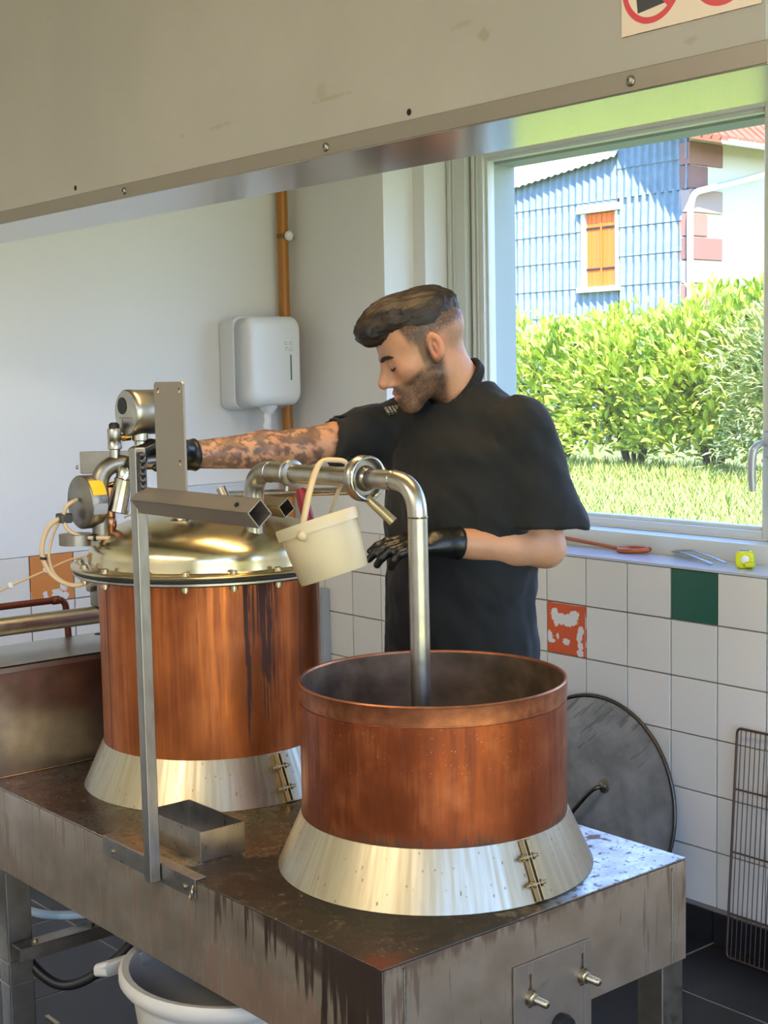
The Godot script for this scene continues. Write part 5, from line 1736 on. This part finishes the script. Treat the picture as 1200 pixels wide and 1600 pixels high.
# ---------------------------------------------------------------- under the bench
func floor_things() -> void:
	var t := thing("white_tub", "big white plastic tub standing on the floor under the bench", "tub", V(1.713, 0.0, 1.419))
	var wp := mat(Color(0.80, 0.77, 0.72), 0.4)
	var b := MB.new()
	b.lathe([Vector2(0, 0.002), Vector2(0.175, 0.002), Vector2(0.180, 0.008), Vector2(0.222, 0.325), Vector2(0.219, 0.325), Vector2(0.176, 0.010), Vector2(0, 0.006)], 56)
	part("tub_body", b, wp, t)
	var r := MB.new()
	r.lathe([Vector2(0.220, 0.302), Vector2(0.236, 0.302), Vector2(0.243, 0.312), Vector2(0.243, 0.326), Vector2(0.236, 0.334), Vector2(0.222, 0.332), Vector2(0.219, 0.324)], 56)
	part("tub_rim", r, wp, t)
	var g := MB.new()
	loft(g, [rr_loop(0.055, 0.016, 0.010, Transform3D(Basis(V(0, 0, 1), V(0, 1, 0), V(-1, 0, 0)), V(-0.175, 0.312, 0.155))), rr_loop(0.045, 0.014, 0.010, Transform3D(Basis(V(0, 0, 1), V(0, 1, 0), V(-1, 0, 0)), V(-0.200, 0.306, 0.178))), rr_loop(0.030, 0.008, 0.006, Transform3D(Basis(V(0, 0, 1), V(0, 1, 0), V(-1, 0, 0)), V(-0.206, 0.298, 0.184)))])
	part("tub_grip", g, wp, t)
	var h := MB.new()
	h.tube(curve([V(1.14, 0.30, 1.66), V(1.26, 0.222, 1.640), V(1.32, 0.200, 1.592), V(1.385, 0.262, 1.510), V(1.43, 0.36, 1.45), V(1.46, 0.48, 1.41), V(1.47, 0.58, 1.40)], 8), 0.0115, 12)
	solo("black_hose", h, M.rubber, "black rubber hose sagging below the bench", "hose")
	h = MB.new()
	h.tube(curve([V(1.00, 0.36, 1.66), V(1.10, 0.325, 1.62), V(1.19, 0.312, 1.57), V(1.28, 0.330, 1.48), V(1.34, 0.41, 1.42), V(1.36, 0.55, 1.38)], 8), 0.010, 12)
	solo("pale_hose", h, mat(Color(0.62, 0.70, 0.74), 0.35), "pale blue-grey hose curving under the bench behind the brace", "hose")
	t = thing("floor_valve", "brass tap with a copper tail on the floor by the bench leg", "valve", V(1.20, 0.0, 1.585))
	var v := MB.new()
	v.cyl(V(-0.03, 0.040, 0.012), V(0.035, 0.040, -0.015), 0.013, 14, 0.002)
	v.cyl(V(0, 0.0, 0), V(0, 0.068, 0), 0.010, 12, 0.001)
	part("valve_body", v, M.steel_dull, t)
	v = MB.new()
	v.cbox(V(0.0, 0.074, 0), V(0.060, 0.007, 0.012), 0.002)
	part("lever", v, M.bolt, t)
	v = MB.new()
	v.tube(curve([V(0.035, 0.040, -0.015), V(0.075, 0.030, -0.02), V(0.13, 0.011, 0.0), V(0.22, 0.009, 0.03)], 6), 0.009, 12)
	part("tail_pipe", v, mat(Color(0.60, 0.34, 0.22), 0.4, 0.7), t)
	t = thing("white_canister", "white plastic canister at the far left beside the bench leg", "canister", V(1.02, 0, 1.72))
	var cn := MB.new()
	cn.lathe([Vector2(0, 0.002), Vector2(0.085, 0.002), Vector2(0.09, 0.01), Vector2(0.09, 0.20), Vector2(0.07, 0.245), Vector2(0.03, 0.26), Vector2(0.03, 0.275), Vector2(0, 0.275)], 32)
	part("canister_body", cn, M.white_plastic, t)
	cn = MB.new()
	cn.lathe([Vector2(0.034, 0.268), Vector2(0.034, 0.295), Vector2(0.030, 0.298), Vector2(0, 0.298)], 24)
	part("cap", cn, M.white_plastic, t)

# ---------------------------------------------------------------- distance fields and surface nets
func smin(a: float, b: float, k: float) -> float:
	var h := maxf(k - absf(a - b), 0.0) / k
	return minf(a, b) - h * h * k * 0.25

func ell(p: Vector3, c: Vector3, r: Vector3) -> float:
	var q := (p - c) / r
	var k0 := q.length()
	var k1 := (q / r).length()
	return k0 * (k0 - 1.0) / maxf(k1, 1e-6)

func cone(p: Vector3, a: Vector3, b: Vector3, ra: float, rb: float) -> float:
	var ab := b - a
	var t := clampf((p - a).dot(ab) / ab.length_squared(), 0.0, 1.0)
	return p.distance_to(a + ab * t) - lerpf(ra, rb, t)

func chain(p: Vector3, bones: Array, k: float) -> float:
	var d := 1e3
	for b in bones:
		d = smin(d, cone(p, b[0], b[1], b[2], b[3]), k)
	return d

func nets(b: MB, f: Callable, lo: Vector3, hi: Vector3, cell: float, colf: Callable) -> void:
	var nx := int(ceil((hi.x - lo.x) / cell)) + 1
	var ny := int(ceil((hi.y - lo.y) / cell)) + 1
	var nz := int(ceil((hi.z - lo.z) / cell)) + 1
	var BS := 5
	var g := PackedFloat32Array()
	g.resize(nx * ny * nz)
	g.fill(1e9)
	var reach := BS * cell * 0.5 * 1.7321 * 1.8 + cell
	var blocks := []
	for bz in range(0, nz - 1, BS):
		for by in range(0, ny - 1, BS):
			for bx in range(0, nx - 1, BS):
				var c := lo + V(bx + BS * 0.5, by + BS * 0.5, bz + BS * 0.5) * cell
				if absf(f.call(c)) > reach: continue
				blocks.append([bx, by, bz])
				for z in range(bz, mini(bz + BS + 1, nz)):
					for y in range(by, mini(by + BS + 1, ny)):
						var row := (z * ny + y) * nx
						for x in range(bx, mini(bx + BS + 1, nx)):
							if g[row + x] > 1e8:
								g[row + x] = f.call(lo + V(x, y, z) * cell)
	var id := {}
	var start := b.v.size()
	var sy := nx
	var sz := nx * ny
	var ed := [[0, 1], [2, 3], [4, 5], [6, 7], [0, 2], [1, 3], [4, 6], [5, 7], [0, 4], [1, 5], [2, 6], [3, 7]]
	var w := PackedFloat32Array()
	w.resize(8)
	for q in blocks:
		for z in range(q[2], mini(q[2] + BS, nz - 1)):
			for y in range(q[1], mini(q[1] + BS, ny - 1)):
				for x in range(q[0], mini(q[0] + BS, nx - 1)):
					var o: int = z * sz + y * sy + x
					var neg := 0
					for k in 8:
						w[k] = g[o + (k & 1) + ((k >> 1) & 1) * sy + (k >> 2) * sz]
						if w[k] < 0.0: neg += 1
					if neg == 0 or neg == 8: continue
					var s := Vector3.ZERO
					var m := 0
					for e in ed:
						var a: int = e[0]
						var c: int = e[1]
						if (w[a] < 0.0) != (w[c] < 0.0):
							var t := w[a] / (w[a] - w[c])
							s += V(a & 1, (a >> 1) & 1, a >> 2).lerp(V(c & 1, (c >> 1) & 1, c >> 2), t)
							m += 1
					var p := lo + (V(x, y, z) + s / m) * cell
					id[o] = b.v.size()
					b.col = colf.call(p)
					b.vert(p, Vector3.ZERO, Vector2(p.x + p.z, p.y))
	for o in id:
		var x: int = o % nx
		var y: int = (o / nx) % ny
		var z: int = o / sz
		for ax in 3:
			var step: int = [1, sy, sz][ax]
			if (g[o] < 0.0) == (g[o + step] < 0.0): continue
			var u: int = [sy, sz, 1][ax]
			var v2: int = [sz, 1, sy][ax]
			var a = id.get(o - u - v2, -1)
			var c = id.get(o - v2, -1)
			var d = id.get(o - u, -1)
			var e: int = id[o]
			if a < 0 or c < 0 or d < 0: continue
			var quad := [a, d, e, c] if g[o] < 0.0 else [a, c, e, d]
			# clockwise seen from outside
			b.i.append(quad[0]); b.i.append(quad[2]); b.i.append(quad[1])
			b.i.append(quad[0]); b.i.append(quad[3]); b.i.append(quad[2])
			var n1: Vector3 = (b.v[quad[1]] - b.v[quad[0]]).cross(b.v[quad[2]] - b.v[quad[0]])
			var n2: Vector3 = (b.v[quad[2]] - b.v[quad[0]]).cross(b.v[quad[3]] - b.v[quad[0]])
			for k in quad: b.n[k] += n1 + n2
	for k in range(start, b.v.size()):
		b.n[k] = b.n[k].normalized()
	b.col = Color.WHITE

# ---------------------------------------------------------------- the man at the still
var HT: Transform3D
var HI: Transform3D
var fold := FastNoiseLite.new()
var fine_n := FastNoiseLite.new()
const SHL := Vector3(1.900, 1.376, 0.778)
const ELL_ := Vector3(1.925, 1.125, 0.735)
const WRL := Vector3(1.848, 1.150, 0.955)
const SHR := Vector3(1.560, 1.388, 0.800)
const ELR := Vector3(1.500, 1.346, 1.080)
const WRR := Vector3(1.448, 1.342, 1.350)

func head_sd(p: Vector3) -> float:        # head's own axes: x to his left, y up, z forward
	var q := V(absf(p.x), p.y, p.z)
	var d := ell(p, V(0, 0.034, -0.012), V(0.074, 0.082, 0.095))
	d = smin(d, ell(p, V(0, 0.026, 0.036), V(0.060, 0.060, 0.056)), 0.03)
	d = smin(d, ell(p, V(0, -0.032, 0.034), V(0.054, 0.066, 0.053)), 0.035)
	d = smin(d, cone(q, V(0.050, -0.058, 0.000), V(0.016, -0.100, 0.066), 0.018, 0.020), 0.025)
	d = smin(d, cone(p, V(-0.008, -0.103, 0.078), V(0.008, -0.103, 0.078), 0.018, 0.018), 0.02)
	d = smin(d, ell(p, V(0, -0.070, 0.076), V(0.030, 0.026, 0.022)), 0.02)
	d = smin(d, cone(q, V(0.0, 0.008, 0.083), V(0.040, 0.007, 0.066), 0.011, 0.010), 0.014)
	d = smin(d, ell(q, V(0.045, -0.024, 0.052), V(0.020, 0.018, 0.022)), 0.025)
	var sock := q.distance_to(V(0.032, -0.009, 0.098)) - 0.019
	d = -smin(-d, sock, 0.014)
	d = smin(d, q.distance_to(V(0.0305, -0.008, 0.0725)) - 0.0138, 0.004)
	d = smin(d, cone(p, V(0, 0.006, 0.070), V(0, -0.036, 0.086), 0.0115, 0.0165), 0.008)
	d = smin(d, cone(p, V(0, 0.010, 0.086), V(0, -0.034, 0.111), 0.0065, 0.0092), 0.014)
	d = smin(d, p.distance_to(V(0, -0.040, 0.1115)) - 0.0112, 0.010)
	d = smin(d, q.distance_to(V(0.0118, -0.045, 0.099)) - 0.0080, 0.007)
	d = smin(d, cone(q, V(0, -0.0665, 0.0985), V(0.020, -0.0715, 0.086), 0.0050, 0.0028), 0.005)
	d = smin(d, cone(q, V(0, -0.0785, 0.0970), V(0.017, -0.0760, 0.086), 0.0064, 0.0032), 0.006)
	d = -smin(-d, cone(q, V(0, -0.0722, 0.1045), V(0.022, -0.0735, 0.090), 0.0022, 0.0018), 0.003)
	# ears
	var e := q - V(0.078, -0.006, -0.016)
	e = e.rotated(Vector3.RIGHT, 0.15).rotated(Vector3.UP, 0.45)
	var ear := ell(e, Vector3.ZERO, V(0.0085, 0.032, 0.019))
	ear = smin(ear, ell(e, V(-0.002, -0.024, 0.006), V(0.007, 0.011, 0.009)), 0.006)
	ear = -smin(-ear, ell(e, V(0.0095, 0.003, 0.003), V(0.0095, 0.0215, 0.0115)), 0.003)
	ear = smin(ear, cone(e, V(0.003, 0.008, 0.002), V(0.003, -0.012, -0.004), 0.0032, 0.003), 0.004)
	return smin(d, ear, 0.007)

func skin_sd(w: Vector3) -> float:
	var d := head_sd(HI * w)
	var nb := HT * V(0, -0.055, -0.030)
	d = smin(d, cone(w, nb, V(1.738, 1.440, 0.792), 0.053, 0.062), 0.03)
	return d

func arm_sd(w: Vector3) -> float:
	var d := chain(w, [[SHL, ELL_, 0.050, 0.041], [ELL_, ELL_.lerp(WRL, 0.35), 0.041, 0.042], [ELL_.lerp(WRL, 0.35), WRL, 0.042, 0.029]], 0.02)
	var d2 := chain(w, [[SHR, ELR, 0.050, 0.040], [ELR, ELR.lerp(WRR, 0.3), 0.040, 0.041], [ELR.lerp(WRR, 0.3), WRR, 0.041, 0.028]], 0.02)
	return minf(d, d2) + 0.0012 * fine_n.get_noise_3dv(w * 60.0)

func torso_sd(w: Vector3, grow: float) -> float:
	var ys := [0.78, 0.90, 1.02, 1.20, 1.32, 1.42, 1.47]
	var as_ := [0.205, 0.200, 0.192, 0.200, 0.196, 0.120, 0.060]
	var bs := [0.150, 0.146, 0.142, 0.142, 0.122, 0.085, 0.055]
	var y := clampf(w.y, 0.78, 1.47)
	var k := 0
	while k < 5 and y > ys[k + 1]: k += 1
	var t: float = smoothstep(0, 1, (y - ys[k]) / (ys[k + 1] - ys[k]))
	var a: float = lerpf(as_[k], as_[k + 1], t) + grow
	var b: float = lerpf(bs[k], bs[k + 1], t) + grow
	var c := Vector2(1.715 + (y - 0.78) * 0.035, 0.795 + 0.012 * sin((y - 0.78) * 4.0))
	var q := Vector2((w.x - c.x) / a, (w.z - c.y) / b)
	var l := q.length()
	var g := Vector2(q.x / a, q.y / b).length()
	var d := l * (l - 1.0) / maxf(g, 1e-5)
	return maxf(d, maxf(w.y - 1.47 - grow, 0.78 - w.y) * 0.9)

func shirt_sd(w: Vector3) -> float:
	var d := torso_sd(w, 0.0)
	# shoulders and loose sleeves
	d = smin(d, cone(w, V(1.69, 1.420, 0.790), SHR + V(0.01, 0.0, 0.0), 0.055, 0.066), 0.05)
	d = smin(d, cone(w, V(1.78, 1.425, 0.785), SHL + V(-0.01, 0.0, 0.0), 0.055, 0.070), 0.05)
	var sl := cone(w, SHL, V(1.935, 1.165, 0.745), 0.070, 0.094)
	sl = maxf(sl, (1.172 + 0.03 * (w.z - 0.75)) - w.y)
	sl = maxf(sl, -cone(w, V(1.938, 1.185, 0.742), V(1.942, 1.08, 0.738), 0.066, 0.072))
	d = smin(d, sl, 0.035)
	var ra := (ELR - SHR).normalized()
	var sr := cone(w, SHR, SHR.lerp(ELR, 0.95) + V(0, -0.004, 0), 0.070, 0.054)
	var along := (w - SHR).dot(ra)
	sr = maxf(sr, along - 0.205 + 0.25 * (w.y - 1.37))
	sr = maxf(sr, -cone(w, SHR + ra * 0.185, SHR + ra * 0.30, 0.0435, 0.0455))
	d = smin(d, sr, 0.04)
	# cloth: broad drape and creases that run from the armpits and hang down the front
	var n := fold.get_noise_3d(w.x * 5.5, w.y * 3.0, w.z * 5.5) * 0.010
	n += fold.get_noise_3d(w.x * 13.0 + w.y * 6.0, w.y * 7.0, w.z * 13.0 - w.y * 5.0) * 0.0075
	d += n
	# opening of the neck
	d = maxf(d, -cone(w, V(1.738, 1.43, 0.795), HT * V(0, -0.03, -0.025), 0.064, 0.066))
	return maxf(d, 0.845 - w.y)

func trousers_sd(w: Vector3) -> float:
	var d := torso_sd(w, -0.020)
	d = maxf(d, w.y - 0.93)
	for s in [-1, 1]:
		var h := V(1.715 + s * 0.092, 0.84, 0.795)
		var kn := V(1.715 + s * 0.100, 0.47, 0.81)
		var an := V(1.715 + s * 0.105, 0.085, 0.79)
		d = smin(d, minf(cone(w, h, kn, 0.092, 0.070), cone(w, kn, an, 0.070, 0.058)), 0.04)
	return maxf(d + fold.get_noise_3dv(w * 7.0) * 0.008, 0.055 - w.y)

func hand_bones(wrist: Vector3, dir: Vector3, across: Vector3, palm_down: Vector3, curl: Array, thumb_side: float) -> Array:
	var bones := []
	# palm as a fan of metacarpals
	var lens := [[0.037, 0.023, 0.018], [0.041, 0.026, 0.020], [0.038, 0.024, 0.019], [0.030, 0.019, 0.017]]
	for k in 4:
		var off := (1.5 - k) * 0.0198 * thumb_side
		var a := wrist + across * off * 0.55 + dir * 0.006
		var b: Vector3 = wrist + across * off * 1.02 + dir * ([0.086, 0.090, 0.086, 0.078][k])
		bones.append([a, b, 0.0175, 0.0125])
		var p := b
		var d := (dir - across * off * 1.2).normalized()
		var ang := 0.0
		for s in 3:
			ang += curl[k] * [0.7, 1.0, 0.75][s]
			var dd := (d * cos(ang) + palm_down * sin(ang)).normalized()
			var e: Vector3 = p + dd * lens[k][s]
			bones.append([p, e, [0.0108, 0.0098, 0.0090][s], [0.0098, 0.0090, 0.0078][s]])
			p = e
	var t0 := wrist + across * thumb_side * 0.022 + dir * 0.020 + palm_down * 0.004
	var t1 := t0 + (dir * 0.55 + across * thumb_side * 0.60 + palm_down * 0.45).normalized() * 0.042
	var t2 := t1 + (dir * 0.85 + across * thumb_side * 0.25 + palm_down * 0.45).normalized() * 0.034
	var t3 := t2 + (dir * 0.95 + palm_down * 0.35).normalized() * 0.026
	bones.append([t0, t1, 0.0165, 0.0122]); bones.append([t1, t2, 0.0118, 0.0105]); bones.append([t2, t3, 0.0105, 0.0082])
	return bones

func hand_mesh(called: String, bones: Array, wrist: Vector3, back: Vector3, m: Material, parent: Node) -> void:
	# the glove's cuff runs a little up the wrist and ends in a rolled edge
	var all := bones.duplicate()
	all.append([wrist - back * 0.024, wrist + back * 0.02, 0.0335, 0.029])
	var lo := V(9, 9, 9)
	var hi := V(-9, -9, -9)
	for q in all:
		for e in 2:
			lo = lo.min(q[e]); hi = hi.max(q[e])
	lo -= V(0.03, 0.03, 0.03); hi += V(0.04, 0.04, 0.04)
	var palm := []
	var fingers := []
	for q in all:
		if q[2] > 0.0162: palm.append(q)
		else: fingers.append(q)
	var f := func(w: Vector3) -> float:
		var d := chain(w, palm, 0.014)
		for k in range(0, fingers.size(), 1):
			d = smin(d, cone(w, fingers[k][0], fingers[k][1], fingers[k][2], fingers[k][3]), 0.0045)
		var s := (w - wrist).dot(back)
		d -= 0.0022 * exp(-pow((s + 0.028) / 0.005, 2.0))
		return maxf(d + 0.0008 * fine_n.get_noise_3dv(w * 90.0), -(s + 0.034))
	var b := MB.new()
	nets(b, f, lo, hi, 0.0034, func(_p): return Color.WHITE)
	part(called, b, m, parent)

func person() -> void:
	fold.noise_type = FastNoiseLite.TYPE_SIMPLEX_SMOOTH
	fold.frequency = 1.0
	fold.fractal_octaves = 3
	fold.seed = 5
	fine_n.noise_type = FastNoiseLite.TYPE_SIMPLEX_SMOOTH
	fine_n.frequency = 1.0
	fine_n.fractal_octaves = 3
	fine_n.seed = 9
	HT = Transform3D(Basis(Vector3.UP, -0.605) * Basis(Vector3.RIGHT, 0.40) * Basis(Vector3.BACK, -0.049), V(1.7077, 1.5639, 0.8880))
	HI = HT.affine_inverse()
	var t := thing("person", "man in a black T-shirt and black gloves bending over the stills", "person", Vector3.ZERO)
	# body: head and neck, arms, and what the clothes cover, in one mesh
	var skin := Color(0.47, 0.225, 0.120)
	var head_col := func(w: Vector3) -> Color:
		var p := HI * w
		var q := V(absf(p.x), p.y, p.z)
		var n := fine_n.get_noise_3dv(p * 220.0)
		var n2 := fine_n.get_noise_3dv(p * 40.0)
		var c := skin.lerp(Color(0.54, 0.285, 0.17), 0.5 + 0.5 * n2)
		# ruddier nose and cheeks; ears painted redder for their backlit glow
		var red := exp(-pow(q.distance_to(V(0.0, -0.040, 0.108)) / 0.020, 2.0)) + 0.7 * exp(-pow(q.distance_to(V(0.044, -0.030, 0.070)) / 0.024, 2.0)) + 1.3 * exp(-pow(q.distance_to(V(0.082, -0.008, -0.018)) / 0.026, 2.0))
		c = c.lerp(Color(0.58, 0.20, 0.13), clampf(red * 0.45, 0, 0.7))
		# lips
		var lip := minf(cone(q, V(0, -0.0670, 0.1000), V(0.020, -0.0715, 0.087), 0.0045, 0.002), cone(q, V(0, -0.0785, 0.0990), V(0.017, -0.0760, 0.087), 0.0060, 0.003))
		c = c.lerp(Color(0.46, 0.17, 0.13), sm(0.003, -0.001, lip) * 0.85)
		var hair := Color(0.050, 0.030, 0.021)
		# beard: jaw, chin, moustache and sideburns, with stubble at its border
		var top := lerpf(-0.030, -0.056, clampf((p.z - 0.0) / 0.085, 0, 1))
		var jaw := sm(0.010, -0.006, p.y - top + n * 0.006) * sm(-0.030, -0.008, p.z + 0.25 * (p.y + 0.06)) * sm(-0.150, -0.120, p.y)
		var side := sm(0.016, 0.008, absf(p.z - 0.008)) * sm(0.050, 0.056, q.x) * sm(-0.06, -0.04, p.y) * sm(0.05, 0.03, p.y)
		var mou := sm(0.007, 0.002, absf(p.y + 0.0585) - 0.002) * sm(0.030, 0.024, q.x) * sm(0.078, 0.086, p.z)
		var beard := clampf(maxf(jaw * (0.80 + 0.25 * n2), maxf(side * 0.7, mou * 0.75)) + n * 0.28 * maxf(jaw, mou), 0, 0.92)
		beard *= sm(-0.0005, 0.004, lip)
		beard *= 1.0 - 0.6 * sm(0.010, 0.004, q.distance_to(V(0, -0.088, 0.092)))
		if red > 1.0: beard *= 0.0
		c = c.lerp(hair, beard)
		# clipped hair below the long top: sides and nape
		var clip := sm(0.004, 0.034, p.y + 0.05 * p.z + n * 0.004) * sm(0.045, 0.030, p.z + 0.25 * (0.04 - p.y)) * sm(0.035, 0.055, Vector2(q.x, minf(p.z, 0.0)).length())
		clip = maxf(clip, 0.45 * sm(-0.035, -0.060, p.z) * sm(-0.06, 0.0, p.y))
		if ell((q - V(0.078, -0.006, -0.016)).rotated(Vector3.RIGHT, 0.15).rotated(Vector3.UP, 0.45), Vector3.ZERO, V(0.0115, 0.035, 0.022)) < 0.0: clip = 0.0
		return c.lerp(hair, clampf(clip * (0.88 + n * 0.5), 0, 0.95))
	var b := MB.new()
	nets(b, skin_sd, V(1.55, 1.37, 0.70), V(1.87, 1.70, 1.06), 0.0034, head_col)
	# arms: the right forearm is tattooed from wrist to elbow
	var arm_col := func(w: Vector3) -> Color:
		var n2 := fine_n.get_noise_3dv(w * 18.0)
		var c := skin.lerp(Color(0.52, 0.27, 0.15), 0.5 + 0.5 * n2)
		if w.x < 1.70:
			var s := (w - ELR).dot((WRR - ELR).normalized())
			var a := fold.get_noise_3d(w.x * 34.0, w.y * 34.0, w.z * 20.0)
			var l := absf(fine_n.get_noise_3d(w.x * 30.0 + 3.0, w.y * 30.0, w.z * 22.0))
			var ink := maxf(sm(-0.18, 0.08, a) * (0.78 + 0.3 * n2), sm(0.12, 0.04, l) * 0.9)
			ink *= sm(-0.075, -0.03, s + 0.10 * a) * 0.88
			c = c.lerp(Color(0.045, 0.040, 0.042), ink)
		return c
	nets(b, arm_sd, V(1.78, 1.05, 0.66), V(2.00, 1.47, 1.00), 0.006, arm_col)
	nets(b, arm_sd, V(1.39, 1.27, 0.72), V(1.64, 1.47, 1.40), 0.0042, arm_col)
	var under := func(w: Vector3) -> float: return minf(torso_sd(w, -0.03), trousers_sd(w) + 0.02)
	nets(b, under, V(1.48, 0.04, 0.62), V(1.96, 1.48, 0.98), 0.026, func(_p): return skin)
	part("body", b, mat(Color.WHITE, 0.48, 0, {"vertex_color_use_as_albedo": true, "subsurf_scatter_enabled": true, "subsurf_scatter_strength": 0.12}), t)
	# clothes
	var black := mat(Color(0.030, 0.040, 0.040), 0.85, 0, {"rim_enabled": true, "rim": 0.2, "rim_tint": 0.3})
	var sh := MB.new()
	nets(sh, shirt_sd, V(1.42, 0.82, 0.56), V(2.08, 1.53, 1.12), 0.0085, func(_p): return Color.WHITE)
	var shirt := part("t_shirt", sh, black, t)
	# ribbed collar round the neck
	var cl := MB.new()
	var axis := (HT * V(0, -0.03, -0.025) - V(1.738, 1.43, 0.795)).normalized()
	var cx := axis.cross(Vector3.RIGHT).normalized()
	var cz := axis.cross(cx)
	for lvl in 3:
		var ring := []
		for k in 41:
			var a := TAU * k / 40.0
			var dirn := cx * cos(a) + cz * sin(a)
			# higher at the nape, lower at the throat
			var lift := 0.030 - 0.030 * dirn.dot(V(-0.35, 0, 0.94)) + lvl * 0.0065
			ring.append(V(1.738, 1.442, 0.792) + dirn * (0.0655 - lvl * 0.0012) + axis * lift)
		cl.tube(ring, 0.0062, 8, false)
	part("collar", cl, black, shirt)
	# small woven patch with pale marks on the upper sleeve
	var ra := (ELR - SHR).normalized()
	var pd := (V(0.62, 0.62, 0.35) - ra * V(0.62, 0.62, 0.35).dot(ra)).normalized()
	var pp := SHR + ra * 0.060 + pd * 0.03
	for k in 60:
		if shirt_sd(pp) > 0.0: break
		pp += pd * 0.002
	var pz := pd
	var px := ra
	var pt := tex(96, 48, func(x: int, y: int):
		var q := Color(0.10, 0.10, 0.10)
		var c := x / 16
		var u := x % 16
		if y > 6 and y < 40 and u > 2 and u < 13 and not ((u > 5 and u < 10) and ((y > 12 and y < 20 and c % 2 == 0) or (y > 26 and y < 34 and c % 3 != 1))): q = Color(0.62, 0.60, 0.55)
		return q)
	var pb := MB.new()
	pb.box(Transform3D(Basis(px, pz.cross(px), pz), pp + pz * 0.001), V(0.052, 0.026, 0.004), 0.001)
	part("sleeve_patch", pb, mat(Color.WHITE, 0.8, 0, {"albedo_texture": pt, "uv1_scale": V(1.0 / 0.052, -1.0 / 0.026, 1), "uv1_offset": V(0.5, 0.5, 0)}), shirt)
	var tr := MB.new()
	nets(tr, trousers_sd, V(1.46, 0.03, 0.60), V(1.98, 0.95, 1.00), 0.014, func(_p): return Color.WHITE)
	part("trousers", tr, mat(Color(0.10, 0.12, 0.17), 0.85), t)
	for s in [-1, 1]:
		var so := MB.new()
		var f := func(w: Vector3) -> float:
			var a := V(1.715 + s * 0.107, 0.045, 0.765)
			var d := smin(cone(w, a, a + V(s * 0.012, -0.008, 0.17), 0.044, 0.040), cone(w, a, a + V(0, 0.06, 0.005), 0.045, 0.048), 0.03)
			return maxf(d, 0.001 - w.y)
		var a0 := V(1.715 + s * 0.107, 0.045, 0.765)
		nets(so, f, a0 + V(-0.08, -0.05, -0.07), a0 + V(0.09, 0.12, 0.24), 0.010, func(_p): return Color.WHITE)
		part("shoe", so, mat(Color(0.06, 0.06, 0.06), 0.6), t)
	# gloves: the near hand reaches for the clamp lever palm down, the far one closes on the elbow pipe
	var gl := mat(Color(0.045, 0.048, 0.052), 0.36)
	var dl := V(-0.46, 0.02, 0.89).normalized()
	var al := dl.cross(V(0.22, 0.95, 0.2)).normalized()
	var down := dl.cross(al).normalized()
	if down.y > 0: down = -down
	hand_mesh("glove", hand_bones(WRL, dl, al, down, [0.26, 0.34, 0.42, 0.50], -1.0 if al.dot(V(0.7, 0, 0.7)) > 0 else 1.0), WRL, (WRL - ELL_).normalized(), gl, t)
	var dr := V(0.02, 0.22, 0.97).normalized()
	var ar := V(1, 0, 0)
	var dn := V(0, -0.97, 0.22)
	hand_mesh("glove", hand_bones(WRR + V(0.008, 0.008, 0), dr, ar, dn, [0.75, 0.8, 0.82, 0.85], 1.0), WRR, (WRR - ELR).normalized(), gl, t)
	# hair: swept forward and up over clipped sides
	var hair_sd := func(w: Vector3) -> float:
		var p := HI * w
		var d := ell(p, V(0, 0.056, -0.014), V(0.0765, 0.071, 0.0975))
		d = smin(d, ell(p, V(0, 0.084, 0.048), V(0.063, 0.044, 0.058)), 0.03)
		d = smin(d, ell(p, V(0.004, 0.076, 0.096), V(0.048, 0.032, 0.032)), 0.025)
		var lock := fine_n.get_noise_3d(p.x * 75.0, p.y * 40.0, p.z * 13.0)
		var part_ := fold.get_noise_3d(p.x * 26.0, p.y * 16.0, p.z * 6.0)
		var strand := fine_n.get_noise_3d(p.x * 170.0, p.y * 110.0, p.z * 22.0)
		d += lock * 0.0040 + part_ * 0.006 + strand * 0.0022
		d += 0.007 * sm(0.078, 0.040, p.y) * sm(0.075, 0.045, p.z)
		var edge := 0.040 - 0.10 * maxf(0.0, -p.z) + 0.10 * maxf(0.0, p.z - 0.06)
		return maxf(d, edge - p.y + lock * 0.004)
	var hair_col := func(w: Vector3) -> Color:
		var p := HI * w
		var lock := fine_n.get_noise_3d(p.x * 75.0, p.y * 40.0, p.z * 13.0)
		var strand := fine_n.get_noise_3d(p.x * 170.0, p.y * 110.0, p.z * 22.0)
		return Color(0.009, 0.007, 0.0065).lerp(Color(0.040, 0.023, 0.015), clampf(0.25 + lock * 0.8 + strand * 0.9, 0, 1))
	var hr := MB.new()
	nets(hr, hair_sd, V(1.52, 1.53, 0.72), V(1.86, 1.74, 1.08), 0.0030, hair_col)
	part("hair", hr, mat(Color.WHITE, 0.55, 0, {"vertex_color_use_as_albedo": true}), t)
	var dark := mat(Color(0.10, 0.07, 0.055), 0.7)
	for s in [-1, 1]:
		var eb := MB.new()
		eb.tube(curve([HT * V(s * 0.011, 0.0085, 0.0965), HT * V(s * 0.028, 0.0130, 0.0915), HT * V(s * 0.046, 0.0115, 0.0775), HT * V(s * 0.0585, 0.0035, 0.0600)], 5), [0.0034, 0.0040, 0.0044, 0.0046, 0.0048, 0.0048, 0.0048, 0.0047, 0.0045, 0.0043, 0.0040, 0.0036, 0.0032, 0.0027, 0.0020, 0.0012], 8)
		part("eyebrow", eb, dark, t)
		var la := MB.new()
		la.tube(curve([HT * V(s * 0.0180, -0.0135, 0.0838), HT * V(s * 0.0300, -0.0172, 0.0858), HT * V(s * 0.0405, -0.0150, 0.0815), HT * V(s * 0.0475, -0.0110, 0.0745)], 5), 0.0019, 6)
		part("eyelashes", la, dark, t)
